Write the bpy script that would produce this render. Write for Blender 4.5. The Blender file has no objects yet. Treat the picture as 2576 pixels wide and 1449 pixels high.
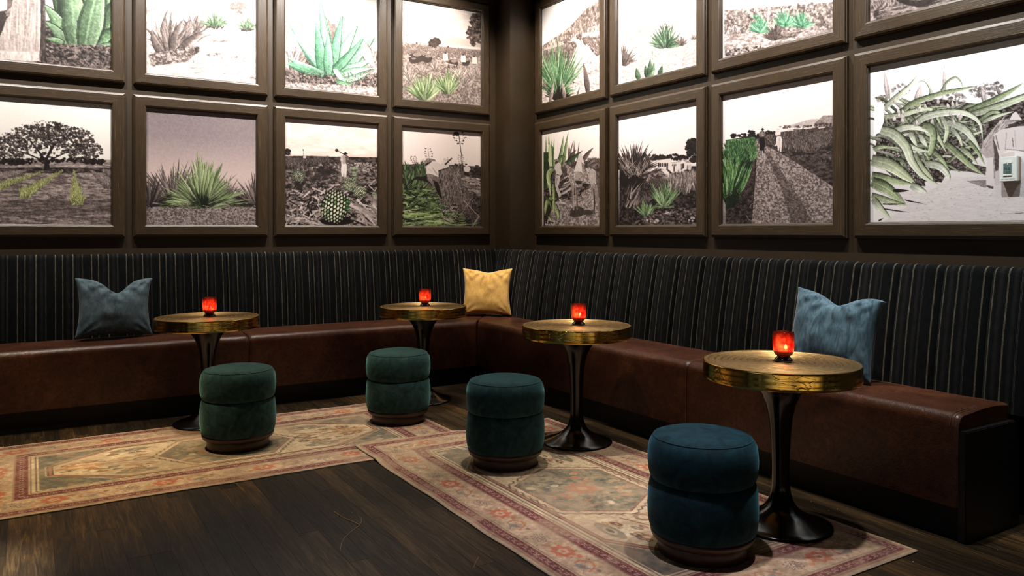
import bpy, bmesh, math, random
import numpy as np
from mathutils import Vector, Matrix

# ------------------------------------------------------------------ camera, world, lights, exposure
SC = bpy.context.scene
COL = SC.collection
SC.view_settings.view_transform = 'Standard'
SC.view_settings.look = 'None'
SC.view_settings.gamma = 1.0
SC.view_settings.use_curve_mapping = False
SC.view_settings.exposure = 0.0
cy = SC.cycles
cy.max_bounces = 5; cy.diffuse_bounces = 3; cy.glossy_bounces = 3; cy.transmission_bounces = 3; cy.transparent_max_bounces = 6
cy.caustics_reflective = False; cy.caustics_refractive = False
cy.sample_clamp_indirect = 4.0; cy.use_adaptive_sampling = True; cy.adaptive_threshold = 0.03

CAMX, CAMY, CAMZ = -4.227, -6.70, 1.32
FPX, CX, CY = 1968.0, 1288.0, 584.0
SN, CS = 0.5255, 0.8508
cam_d = bpy.data.cameras.new('camera')
cam_d.sensor_width = 36.0
cam_d.lens = FPX / 2576.0 * 36.0
cam_d.shift_y = -(724.5 - CY) / 2576.0
cam_d.clip_start = 0.05
cam = bpy.data.objects.new('camera', cam_d)
COL.objects.link(cam)
cam.location = (CAMX, CAMY, CAMZ)
cam.rotation_euler = (math.pi / 2, 0, -math.atan2(SN, CS))
SC.camera = cam

world = bpy.data.worlds.new('world')
SC.world = world
world.use_nodes = True
wb = world.node_tree.nodes['Background']
wb.inputs[0].default_value = (0.9, 0.95, 1.0, 1)
wb.inputs[1].default_value = 0.0015

def spot(name, loc, aim, watts, col, cone, blend=0.6, size=0.05):
    d = bpy.data.lights.new(name, 'SPOT')
    d.energy = watts
    d.color = col
    d.spot_size = math.radians(cone)
    d.spot_blend = blend
    d.shadow_soft_size = size
    o = bpy.data.objects.new(name, d)
    COL.objects.link(o)
    o.location = loc
    o.rotation_euler = (Vector(aim) - Vector(loc)).to_track_quat('-Z', 'Y').to_euler()
    return o

WARM = (1.0, 0.80, 0.58)
SOFT = (1.0, 0.90, 0.78)
NEUT = (1.0, 0.95, 0.90)
COOL = (0.86, 0.94, 1.0)
# picture wall-washers on the ceiling, along the left and the right wall
for x, w, c in ((-5.4, 300, NEUT), (-4.3, 340, NEUT), (-3.2, 400, NEUT), (-2.15, 520, NEUT), (-1.05, 360, SOFT)):
    spot('picture_spot', (x, -1.05, 3.95), (x, 0, 2.68), w, c, 76, 1.0, 0.03)
for y, w, c in ((-0.95, 330, SOFT), (-1.75, 390, NEUT), (-2.75, 390, NEUT), (-3.8, 370, NEUT), (-4.85, 400, COOL), (-6.0, 260, COOL)):
    spot('picture_spot', (-1.05, y, 3.95), (0, y, 2.55), w, c, 78, 1.0, 0.03)
spot('corner_spot', (-0.62, -1.35, 3.95), (-0.20, -0.28, 2.95), 60, SOFT, 34, 0.9, 0.03)
# downlights over rugs, tables and seats: (x, y, watts, colour, cone)
for x, y, w, c, cone in ((-4.35, -1.85, 480, (1, .76, .44), 44), (-3.05, -1.65, 180, WARM, 40), (-2.3, -1.75, 180, SOFT, 36), (-0.95, -0.95, 170, SOFT, 38),
                         (-1.85, -2.85, 290, SOFT, 44), (-1.25, -4.6, 240, NEUT, 46), (-2.35, -4.45, 280, (0.95, .84, 0.96), 42),
                         (-4.0, -0.68, 220, SOFT, 38), (-2.2, -0.68, 220, SOFT, 38), (-0.87, -2.2, 230, SOFT, 38), (-0.87, -3.7, 250, SOFT, 38), (-4.66, -3.12, 1500, (.80, .88, 1.0), 17)):
    spot('ceiling_downlight', (x, y, 3.98), (x, y, 0), w, c, cone, 0.7, 0.05)
spot('accent_spot', (-1.9, -2.1, 3.98), (-0.62, -0.48, 0.72), 450, SOFT, 17, 0.8, 0.04)
# unseen spots added to brighten the pale slab that the gold rims reflect
for x, y, w, c in ((-2.3, -7.9, 1600, WARM), (-4.6, -7.5, 2100, WARM), (-6.3, -6.9, 1600, COOL)):
    spot('rim_reflection_spot', (x, y, 3.98), (x, y, 0), w, c, 34, 0.4, 0.05)

# ------------------------------------------------------------------ helpers
def tag(o, label=None, cat=None, group=None, kind=None):
    if label: o['label'] = label
    if cat: o['category'] = cat
    if group: o['group'] = group
    if kind: o['kind'] = kind
    return o

def empty(name, loc, rz=0.0):
    o = bpy.data.objects.new(name, None)
    COL.objects.link(o)
    o.location = loc
    o.rotation_euler = (0, 0, rz)
    o.empty_display_size = 0.1
    return o

def link(name, me, mat=None, parent=None, loc=(0, 0, 0), rot=(0, 0, 0)):
    o = bpy.data.objects.new(name, me)
    COL.objects.link(o)
    if mat and len(me.materials) == 0:
        me.materials.append(mat)
    o.parent = parent
    o.location = loc
    o.rotation_euler = rot
    return o

def mesh(name, verts, faces, smooth=False):
    me = bpy.data.meshes.new(name)
    me.from_pydata([tuple(v) for v in verts], [], faces)
    me.update()
    if smooth:
        me.polygons.foreach_set('use_smooth', [True] * len(me.polygons))
        me.set_sharp_from_angle(angle=math.radians(52))
    return me

def fix_normals(me):
    bm = bmesh.new(); bm.from_mesh(me)
    bmesh.ops.recalc_face_normals(bm, faces=bm.faces)
    bm.to_mesh(me); bm.free()
    return me

def box_mesh(name, x0, x1, y0, y1, z0, z1, bev=0.0):
    bm = bmesh.new()
    bmesh.ops.create_cube(bm, size=1)
    for v in bm.verts:
        v.co = Vector(((x0 + x1) / 2 + v.co.x * (x1 - x0), (y0 + y1) / 2 + v.co.y * (y1 - y0), (z0 + z1) / 2 + v.co.z * (z1 - z0)))
    if bev > 0:
        bmesh.ops.bevel(bm, geom=bm.edges[:], offset=bev, segments=2, affect='EDGES')
    me = bpy.data.meshes.new(name)
    bm.to_mesh(me); bm.free()
    return me

def lathe(name, prof, n=48, smooth=True, cap0=True, cap1=True):
    vs, fs = [], []
    for r, z in prof:
        for k in range(n):
            a = 2 * math.pi * k / n
            vs.append((r * math.cos(a), r * math.sin(a), z))
    for i in range(len(prof) - 1):
        for k in range(n):
            k2 = (k + 1) % n
            fs.append((i * n + k, i * n + k2, (i + 1) * n + k2, (i + 1) * n + k))
    if cap0: fs.append(tuple(range(n))[::-1])
    if cap1: fs.append(tuple(range((len(prof) - 1) * n, len(prof) * n)))
    me = mesh(name, vs, fs, smooth)
    return fix_normals(me)

def tube_mesh(name, pts, r, n=6, taper=None):
    pts = [Vector(p) for p in pts]
    vs, fs = [], []
    for i, p in enumerate(pts):
        d = (pts[min(i + 1, len(pts) - 1)] - pts[max(i - 1, 0)]).normalized()
        up = Vector((0, 0, 1)) if abs(d.z) < 0.9 else Vector((1, 0, 0))
        s = d.cross(up).normalized(); u = s.cross(d)
        rr = r if taper is None else r * taper[i]
        for k in range(n):
            a = 2 * math.pi * k / n
            vs.append(p + s * (rr * math.cos(a)) + u * (rr * math.sin(a)))
    m = len(pts)
    for i in range(m - 1):
        for k in range(n):
            k2 = (k + 1) % n
            fs.append((i * n + k, i * n + k2, (i + 1) * n + k2, (i + 1) * n + k))
    fs.append(tuple(range(n))[::-1]); fs.append(tuple(range((m - 1) * n, m * n)))
    return fix_normals(mesh(name, vs, fs, True))

def copy_tree(o, parent=None):
    c = o.copy()
    COL.objects.link(c)
    c.parent = parent
    for ch in list(o.children):
        copy_tree(ch, c)
    return c

# ------------------------------------------------------------------ materials
class NT:
    """small helper round a node tree"""
    def __init__(s, name, base=(0.5, 0.5, 0.5), rough=0.5, metal=0.0, spec=0.5):
        s.m = bpy.data.materials.new(name)
        s.m.use_nodes = True
        s.t = s.m.node_tree
        s.p = s.t.nodes['Principled BSDF']
        s.p.inputs['Base Color'].default_value = (*base, 1)
        s.p.inputs['Roughness'].default_value = rough
        s.p.inputs['Metallic'].default_value = metal
        s.p.inputs['Specular IOR Level'].default_value = spec
    def n(s, typ, **kw):
        nd = s.t.nodes.new(typ)
        for k, v in kw.items():
            if k in nd.inputs.keys(): nd.inputs[k].default_value = v
            else: setattr(nd, k, v)
        return nd
    def l(s, a, b): s.t.links.new(a, b)
    def coord(s, scale=(1, 1, 1), kind='Object', rot=(0, 0, 0)):
        tc = s.n('ShaderNodeTexCoord'); mp = s.n('ShaderNodeMapping')
        mp.inputs['Scale'].default_value = scale
        mp.inputs['Rotation'].default_value = rot
        s.l(tc.outputs[kind], mp.inputs['Vector'])
        return mp.outputs['Vector']
    def noise(s, vec, scale=5, detail=4, rough=0.55, dist=0.0):
        nd = s.n('ShaderNodeTexNoise')
        nd.inputs['Scale'].default_value = scale; nd.inputs['Detail'].default_value = detail
        nd.inputs['Roughness'].default_value = rough; nd.inputs['Distortion'].default_value = dist
        if vec is not None: s.l(vec, nd.inputs['Vector'])
        return nd.outputs['Fac']
    def ramp(s, fac, stops, interp='LINEAR'):
        r = s.n('ShaderNodeValToRGB')
        r.color_ramp.interpolation = interp
        e = r.color_ramp.elements
        while len(e) > 1: e.remove(e[-1])
        e[0].position, e[0].color = stops[0][0], (*stops[0][1], 1)
        for p, c in stops[1:]:
            x = e.new(p); x.color = (*c, 1)
        s.l(fac, r.inputs['Fac'])
        return r.outputs['Color']
    def mix(s, fac, a, b, mode='MIX'):
        m = s.n('ShaderNodeMix', data_type='RGBA', blend_type=mode)
        for v, i in ((fac, 0), (a, 6), (b, 7)):
            if hasattr(v, 'is_linked') or hasattr(v, 'links'): s.l(v, m.inputs[i])
            elif i == 0: m.inputs[0].default_value = v
            else: m.inputs[i].default_value = (*v, 1)
        return m.outputs[2]
    def math(s, op, a, b=0.0):
        m = s.n('ShaderNodeMath', operation=op)
        for v, i in ((a, 0), (b, 1)):
            if hasattr(v, 'links'): s.l(v, m.inputs[i])
            else: m.inputs[i].default_value = v
        return m.outputs[0]
    def bump(s, h, strength=0.3, dist=0.01):
        b = s.n('ShaderNodeBump')
        b.inputs['Strength'].default_value = strength; b.inputs['Distance'].default_value = dist
        s.l(h, b.inputs['Height'])
        s.l(b.outputs['Normal'], s.p.inputs['Normal'])
    def color(s, c): s.l(c, s.p.inputs['Base Color'])
    def rough(s, c): s.l(c, s.p.inputs['Roughness'])

def wood_paint(name, sc):
    t = NT(name, rough=0.42, spec=0.55)
    v = t.coord(sc)
    g = t.noise(v, 1.0, 6, 0.65, 0.6)
    w = t.noise(t.coord(), 3.0, 2)
    c = t.ramp(g, [(0.30, (0.016, 0.0084, 0.0029)), (0.52, (0.034, 0.0188, 0.0070)), (0.60, (0.046, 0.0270, 0.0110)), (0.68, (0.120, 0.080, 0.042))])
    t.color(t.mix(0.25, c, t.ramp(w, [(0.3, (0.019, 0.012, 0.006)), (0.7, (0.042, 0.028, 0.015))])))
    t.rough(t.ramp(g, [(0.3, (0.44,) * 3), (0.7, (0.30,) * 3)]))
    t.bump(g, 0.30, 0.004)
    return t.m
M_FR_H = wood_paint('brown_stained_oak_along', (7, 40, 210))
M_FR_V = wood_paint('brown_stained_oak_upright', (210, 40, 7))
M_STEP = wood_paint('brown_stained_oak_edge', (30, 30, 30))

t = NT('brown_wall_paint', rough=0.50, spec=0.42)
nz = t.noise(t.coord(), 6, 4)
t.color(t.ramp(nz, [(0.3, (0.024, 0.0136, 0.0054)), (0.7, (0.029, 0.0170, 0.0070))]))
t.bump(t.noise(t.coord(), 160, 2), 0.12, 0.002)
M_WALL = t.m

t = NT('black_toe_kick', (0.006, 0.006, 0.007), 0.45, spec=0.3); M_BLACK = t.m
t = NT('black_painted_panel', rough=0.35, spec=0.35)
t.color(t.ramp(t.noise(t.coord(), 8), [(0.3, (0.006, 0.006, 0.007)), (0.7, (0.011, 0.010, 0.010))])); M_PANEL = t.m
t = NT('ceiling_paint', (0.05, 0.045, 0.04), 0.8); M_CEIL = t.m

# dark stained oak floor: one plank material, varied per plank by the object's random value
def floor_mat(name, perobj):
    t = NT(name, rough=0.36, spec=0.30)
    oi = t.n('ShaderNodeObjectInfo')
    v = t.coord((55, 4.0, 1))
    add = t.n('ShaderNodeVectorMath', operation='ADD')
    t.l(v, add.inputs[0])
    cmb = t.n('ShaderNodeCombineXYZ')
    r37 = t.math('MULTIPLY', oi.outputs['Random'], 91.0)
    for i in range(3): t.l(r37, cmb.inputs[i])
    t.l(cmb.outputs[0], add.inputs[1])
    g = t.noise(add.outputs[0], 1.0, 6, 0.65, 1.2)
    g2 = t.noise(add.outputs[0], 0.35, 3, 0.5, 2.0)
    c = t.ramp(g, [(0.30, (0.008, 0.0052, 0.0030)), (0.5, (0.028, 0.0185, 0.0100)), (0.70, (0.070, 0.047, 0.025))])
    tone = t.ramp(oi.outputs['Random'], [(0.0, (0.45,) * 3), (0.45, (0.95, .9, .85)), (0.85, (1.6, 1.4, 1.1)), (1.0, (2.4, 2.0, 1.4))])
    c = t.mix(1.0, c, tone, 'MULTIPLY')
    c = t.mix(0.5, c, t.ramp(g2, [(0.35, (0.35,) * 3), (0.6, (1.3,) * 3)]), 'MULTIPLY')
    t.color(c)
    t.rough(t.ramp(g, [(0.3, (0.48,) * 3), (0.7, (0.30,) * 3)]))
    t.bump(g, 0.18, 0.003)
    return t.m
M_PLANK = floor_mat('dark_oak_plank', True)
t = NT('dark_floor_joint', (0.004, 0.003, 0.002), 0.7); M_JOINT = t.m

# leather
t = NT('brown_leather', rough=0.42, spec=0.38)
v = t.coord()
n1 = t.noise(v, 3.2, 5, 0.6, 0.8); n2 = t.noise(v, 22, 5, 0.7, 1.8)
c = t.ramp(n1, [(0.28, (0.030, 0.0092, 0.0042)), (0.5, (0.058, 0.0185, 0.0082)), (0.75, (0.100, 0.036, 0.0155))])
c = t.mix(0.65, c, t.ramp(n2, [(0.36, (0.4,) * 3), (0.62, (1.5, 1.45, 1.4))]), 'MULTIPLY')
t.color(c)
vor = t.n('ShaderNodeTexVoronoi'); vor.inputs['Scale'].default_value = 130; t.l(v, vor.inputs['Vector'])
t.rough(t.ramp(n2, [(0.3, (0.44,) * 3), (0.7, (0.28,) * 3)]))
hb = t.math('ADD', t.math('MULTIPLY', vor.outputs['Distance'], 0.25), t.math('MULTIPLY', n2, 0.8))
t.bump(hb, 0.32, 0.006)
M_LEATHER = t.m
t = NT('leather_stitching', (0.12, 0.055, 0.03), 0.6); M_STITCH = t.m

# striped wool of the banquette backs, stripes placed across each channel
CHW = 0.231
t = NT('striped_charcoal_wool', rough=0.95, spec=0.06)
tc = t.n('ShaderNodeTexCoord'); sx = t.n('ShaderNodeSeparateXYZ'); t.l(tc.outputs['Object'], sx.inputs[0])
wob = t.math('MULTIPLY', t.math('SUBTRACT', t.noise(t.coord((1, 1, 60)), 6, 2), 0.5), 0.006)
u = t.math('ADD', t.math('DIVIDE', t.math('ADD', sx.outputs['X'], wob), CHW), 0.5)
K = (0.0030, 0.0034, 0.0037); D = (0.0095, 0.0092, 0.0088); Lt = (0.066, 0.056, 0.040); L2 = (0.034, 0.030, 0.024)
st = [(0.0, K)]
def stripe(p, w, c, soft=0.006):
    st.extend([(p - w - soft, K), (p - w, c), (p + w, c), (p + w + soft, K)])
stripe(0.075, 0.011, Lt); stripe(0.22, 0.012, D, 0.05)
stripe(0.36, 0.013, Lt); stripe(0.505, 0.010, D, 0.05)
st.extend([(0.603, K), (0.607, L2), (0.613, L2), (0.617, K), (0.625, K), (0.629, L2), (0.635, L2), (0.639, K)])
stripe(0.88, 0.012, Lt)
c = t.ramp(u, st)
tw = t.noise(t.coord((1, 1, 0.5)), 520, 2, 0.7)
c = t.mix(0.75, c, t.ramp(tw, [(0.33, (0.35,) * 3), (0.66, (1.75,) * 3)]), 'MULTIPLY')
mot = t.noise(t.coord((1, 1, 0.25)), 70, 3)
c = t.mix(0.5, c, t.ramp(mot, [(0.35, (0.5,) * 3), (0.65, (1.5,) * 3)]), 'MULTIPLY')
t.color(c)
t.p.inputs['Sheen Weight'].default_value = 0.02
t.p.inputs['Sheen Roughness'].default_value = 0.5
t.bump(tw, 0.5, 0.002)
M_WOOL = t.m

def velvet(name, dark, light, sheen, nap=(1, 1, 1), nsc=14):
    t = NT(name, rough=0.85, spec=0.2)
    v = t.coord(nap)
    n1 = t.noise(v, nsc, 5, 0.65, 1.0)
    t.color(t.ramp(n1, [(0.33, dark), (0.68, light)]))
    t.p.inputs['Sheen Weight'].default_value = sheen
    t.p.inputs['Sheen Roughness'].default_value = 0.35
    t.p.inputs['Sheen Tint'].default_value = (*[min(1, x * 9 + 0.08) for x in light], 1)
    t.bump(t.noise(t.coord(nap), 260, 2), 0.3, 0.002)
    return t.m
M_GREEN = velvet('bottle_green_velvet', (0.007, 0.0225, 0.0220), (0.028, 0.072, 0.067), 0.55)
M_TEAL = velvet('deep_teal_velvet', (0.0060, 0.023, 0.027), (0.021, 0.068, 0.074), 0.55)
M_PETROL = velvet('petrol_blue_velvet', (0.0018, 0.0125, 0.0185), (0.0070, 0.042, 0.058), 0.45)
M_BLUE = velvet('dusty_blue_velvet', (0.032, 0.068, 0.095), (0.12, 0.205, 0.262), 0.25, (1, 1, 0.30), 34)
M_SLATE = velvet('slate_blue_velvet', (0.045, 0.070, 0.082), (0.115, 0.165, 0.185), 0.25, (1, 1, 0.7), 22)
M_GOLDV = velvet('mustard_gold_velvet', (0.50, 0.275, 0.065), (0.68, 0.41, 0.13), 0.25, (1, 1, 0.6), 24)

t = NT('walnut_stained_base', rough=0.38, spec=0.5)
g = t.noise(t.coord((4, 4, 60)), 2, 5, 0.6, 0.5)
t.color(t.ramp(g, [(0.3, (0.020, 0.0075, 0.004)), (0.7, (0.055, 0.022, 0.011))])); M_WALNUT = t.m

# gold foil rim and ribbed brass top
t = NT('gold_foil_rim', rough=0.17, metal=1.0)
v = t.coord((0.75, 0.75, 1.9))
dv = t.n('ShaderNodeTexVoronoi', feature='DISTANCE_TO_EDGE'); dv.inputs['Scale'].default_value = 17
wv = t.n('ShaderNodeVectorMath', operation='ADD'); t.l(v, wv.inputs[0])
nn = t.n('ShaderNodeTexNoise'); nn.inputs['Scale'].default_value = 9; t.l(v, nn.inputs['Vector'])
sc_ = t.n('ShaderNodeVectorMath', operation='SCALE'); t.l(nn.outputs['Color'], sc_.inputs[0]); sc_.inputs['Scale'].default_value = 0.16
t.l(sc_.outputs[0], wv.inputs[1]); t.l(wv.outputs[0], dv.inputs['Vector'])
ridge = t.ramp(dv.outputs['Distance'], [(0.0, (1,) * 3), (0.022, (0.2,) * 3), (0.04, (0,) * 3)])
patch = t.ramp(t.noise(t.coord(), 7, 3), [(0.47, (0,) * 3), (0.62, (1,) * 3)])
h = t.mix(1.0, ridge, patch, 'MULTIPLY')
vert = t.noise(t.coord((60, 60, 2)), 1, 3)
t.color(t.ramp(t.noise(t.coord(), 12, 3), [(0.3, (0.66, 0.43, 0.08)), (0.7, (0.82, 0.57, 0.15))]))
t.rough(t.ramp(vert, [(0.3, (0.13,) * 3), (0.7, (0.26,) * 3)]))
t.bump(t.math('ADD', h, t.math('MULTIPLY', vert, 0.10)), 0.30, 0.0025)
M_RIM = t.m

t = NT('ribbed_brass_top', rough=0.38, metal=1.0)
tc = t.n('ShaderNodeTexCoord'); ln = t.n('ShaderNodeVectorMath', operation='LENGTH')
sp = t.n('ShaderNodeVectorMath', operation='MULTIPLY'); t.l(tc.outputs['Object'], sp.inputs[0]); sp.inputs[1].default_value = (1, 1, 0)
t.l(sp.outputs[0], ln.inputs[0])
rings = t.math('SINE', t.math('MULTIPLY', ln.outputs['Value'], 1500.0))
nz = t.noise(t.coord(), 40, 4)
t.color(t.ramp(nz, [(0.3, (0.33, 0.205, 0.075)), (0.7, (0.50, 0.325, 0.135))]))
t.bump(t.math('ADD', t.math('MULTIPLY', rings, 0.5), nz), 0.25, 0.0012)
M_BRASS = t.m
t = NT('black_lacquer', (0.006, 0.006, 0.0065), 0.16, spec=0.5); M_LACQ = t.m

def votive_glass():
    m = bpy.data.materials.new('ruby_crackle_glass'); m.use_nodes = True
    nt = m.node_tree; nt.nodes.clear()
    N = lambda k, **kw: nt.nodes.new(k)
    out = N('ShaderNodeOutputMaterial'); tr = N('ShaderNodeBsdfTransparent'); tl = N('ShaderNodeBsdfTranslucent'); gl = N('ShaderNodeBsdfGlossy')
    tc = N('ShaderNodeTexCoord'); no = N('ShaderNodeTexNoise'); no.inputs['Scale'].default_value = 38; no.inputs['Detail'].default_value = 4
    no.inputs['Distortion'].default_value = 1.2
    nt.links.new(tc.outputs['Object'], no.inputs['Vector'])
    r = N('ShaderNodeValToRGB'); e = r.color_ramp.elements
    e[0].position, e[0].color = 0.32, (0.72, 0.042, 0.046, 1); e[1].position, e[1].color = 0.70, (1.0, 0.38, 0.22, 1)
    nt.links.new(no.outputs['Fac'], r.inputs['Fac'])
    nt.links.new(r.outputs['Color'], tr.inputs['Color']); nt.links.new(r.outputs['Color'], tl.inputs['Color'])
    gl.inputs['Roughness'].default_value = 0.08; gl.inputs['Color'].default_value = (1, .9, .9, 1)
    m1 = N('ShaderNodeMixShader'); m1.inputs[0].default_value = 0.40
    nt.links.new(tr.outputs[0], m1.inputs[1]); nt.links.new(tl.outputs[0], m1.inputs[2])
    fr = N('ShaderNodeFresnel'); fr.inputs['IOR'].default_value = 1.4
    m2 = N('ShaderNodeMixShader'); nt.links.new(fr.outputs[0], m2.inputs[0])
    nt.links.new(m1.outputs[0], m2.inputs[1]); nt.links.new(gl.outputs[0], m2.inputs[2])
    nt.links.new(m2.outputs[0], out.inputs['Surface'])
    bp = N('ShaderNodeBump'); bp.inputs['Strength'].default_value = 0.5; bp.inputs['Distance'].default_value = 0.003
    nt.links.new(no.outputs['Fac'], bp.inputs['Height']); nt.links.new(bp.outputs[0], gl.inputs['Normal'])
    return m
M_VOTIVE = votive_glass()
t = NT('smoky_glass_foot', (0.03, 0.018, 0.012), 0.06, spec=0.6); t.p.inputs['Transmission Weight'].default_value = 0.35; M_FOOT = t.m
t = NT('candle_wax', (0.8, 0.55, 0.4), 0.5); t.p.inputs['Emission Color'].default_value = (1, .35, .1, 1); t.p.inputs['Emission Strength'].default_value = 0.6; M_WAX = t.m
t = NT('candle_flame', (1, .8, .5), 0.5); t.p.inputs['Emission Color'].default_value = (1, .72, .42, 1); t.p.inputs['Emission Strength'].default_value = 90; M_FLAME = t.m

t = NT('thermostat_plastic', (0.62, 0.63, 0.58), 0.35); M_PLASTIC = t.m
t = NT('thermostat_back', (0.30, 0.22, 0.15), 0.5); M_PLASTIC2 = t.m
t = NT('thermostat_lcd', (0.10, 0.145, 0.135), 0.25); M_LCD = t.m
t = NT('lcd_digits', (0.012, 0.018, 0.02), 0.4); M_DIGIT = t.m
t = NT('printed_grey_letters', (0.22, 0.22, 0.22), 0.5); M_LETTER = t.m
t = NT('dry_straw', (0.42, 0.27, 0.12), 0.6); M_STRAW = t.m
t = NT('pale_crumb', (0.55, 0.42, 0.28), 0.8); M_CRUMB = t.m
t = NT('pale_reflector', rough=0.35); t.color(t.ramp(t.noise(t.coord(), 40, 4), [(0.35, (0.42, 0.38, 0.33)), (0.65, (0.62, 0.58, 0.52))])); M_REFLECTOR = t.m  # pale colour of the added slab mirrored in the gold rims

def print_mat():
    t = NT('photo_print_ink', rough=0.45, spec=0.3)
    a = t.n('ShaderNodeAttribute', attribute_name='ink')
    g = t.noise(t.coord(), 620, 2, 0.7)
    t.color(t.mix(0.35, a.outputs['Color'], t.ramp(g, [(0.3, (0.55,) * 3), (0.7, (1.4,) * 3)]), 'MULTIPLY'))
    return t.m
M_PRINT = print_mat()
def rug_mat():
    t = NT('printed_rug_pile', rough=0.95, spec=0.1)
    a = t.n('ShaderNodeAttribute', attribute_name='ink')
    w = t.noise(t.coord((1, 1, 1)), 420, 3, 0.7)
    t.color(t.mix(0.6, a.outputs['Color'], t.ramp(w, [(0.3, (0.55,) * 3), (0.7, (1.4,) * 3)]), 'MULTIPLY'))
    t.bump(w, 0.6, 0.003)
    return t.m
M_RUG = rug_mat()
t = NT('rug_binding', (0.30, 0.24, 0.17), 0.9); t.bump(t.noise(t.coord(), 300, 2), 0.6, 0.003); M_BIND = t.m
t = NT('added_window_paint', (0.05, 0.045, 0.04), 0.5); M_WINF = t.m
t = NT('added_window_glow', (0.7, 0.8, 0.9), 0.3); t.p.inputs['Emission Color'].default_value = (0.72, 0.86, 1, 1); t.p.inputs['Emission Strength'].default_value = 1.0; M_PANE = t.m  # glow of the added, unseen window


# ------------------------------------------------------------------ room shell
RX0, RY0, RZ = -7.0, -10.0, 4.05
def struct(name, me, mat, parent=None, loc=(0, 0, 0)):
    o = link(name, me, mat, parent, loc)
    if parent is None: o['kind'] = 'structure'
    return o

floor = struct('floor', box_mesh('floor', RX0, 0.1, RY0, 0.1, -0.08, -0.012), M_JOINT)
tag(floor, 'dark stained oak strip floor of the lounge')
PW = 0.0835
rp = random.Random(11)
plank_cache = {}
def plank_me(L):
    k = round(L, 1)
    if k not in plank_cache:
        me = box_mesh('plank', -PW / 2 + 0.0002, PW / 2 - 0.0002, -k / 2 + 0.0003, k / 2 - 0.0003, -0.02, 0.0, 0.0006)
        me.materials.append(M_PLANK)
        plank_cache[k] = me
    return plank_cache[k], k
x = -5.35
while x < -0.02:
    y = -6.30
    first = True
    while y < -0.32:
        L = rp.choice((0.7, 1.1, 1.5, 1.9, 2.3)) if first else rp.choice((1.6, 1.9, 2.2, 2.4))
        first = False
        me, k = plank_me(L)
        link('plank', me, None, floor, (x, y + k / 2, 0.0))
        y += k
    x += PW
# the floor beyond what the camera sees goes on as plain boards
link('board', box_mesh('board', RX0, -5.392, -6.30, 0.0, -0.02, 0.0), M_PLANK, floor)
link('reflector_slab', box_mesh('reflector_slab', RX0, 0.0, RY0, -6.302, -0.02, 0.0), M_REFLECTOR, floor)  # unseen pale slab, added so the table rims have something bright to reflect

struct('ceiling', box_mesh('ceiling', RX0, 0.1, RY0, 0.1, RZ, RZ + 0.08), M_CEIL)
struct('wall_left', box_mesh('wall_left', RX0, 0.1, 0.0, 0.1, -0.01, RZ), M_WALL)
struct('wall_right', box_mesh('wall_right', 0.0, 0.1, RY0, 0.0, -0.01, RZ), M_WALL)
struct('wall_back', box_mesh('wall_back', RX0, 0.1, RY0 - 0.1, RY0, -0.01, RZ), M_WALL)
# far side wall with an opening for the added window
bm = bmesh.new()
for y0, y1, z0, z1 in ((RY0, -6.0, -0.01, RZ), (-4.4, 0.1, -0.01, RZ), (-6.0, -4.4, -0.01, 0.75), (-6.0, -4.4, 2.75, RZ)):
    r = bmesh.ops.create_cube(bm, size=1)
    for v in r['verts']:
        v.co = Vector((RX0 - 0.05 + v.co.x * 0.1, (y0 + y1) / 2 + v.co.y * (y1 - y0), (z0 + z1) / 2 + v.co.z * (z1 - z0)))
me = bpy.data.meshes.new('wall_side'); bm.to_mesh(me); bm.free()
struct('wall_side', me, M_WALL)
win = empty('added_window_1', (RX0 - 0.03, -5.2, 0.75)); win['kind'] = 'structure'  # unseen window, added as a bright shape for the gold rims
for a, b, c, d in ((-0.8, -0.74, 0, 2.0), (0.74, 0.8, 0, 2.0), (-0.03, 0.03, 0, 2.0), (-0.8, 0.8, 0, 0.06), (-0.8, 0.8, 1.94, 2.0), (-0.8, 0.8, 0.97, 1.03)):
    link('added_window_frame', box_mesh('added_window_frame', -0.03, 0.03, a, b, c, d), M_WINF, win)
for a, b in ((-0.74, -0.03), (0.03, 0.74)):
    for c, d in ((0.06, 0.97), (1.03, 1.94)):
        link('glow_pane', box_mesh('glow_pane', -0.025, -0.015, a, b, c, d), M_PANE, win)
# boxed column standing in the corner of the two picture walls
struct('trim_1', box_mesh('trim_1', -0.284, -0.001, -0.279, -0.001, 0.0, RZ - 0.001, 0.003), M_WALL)

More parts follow.
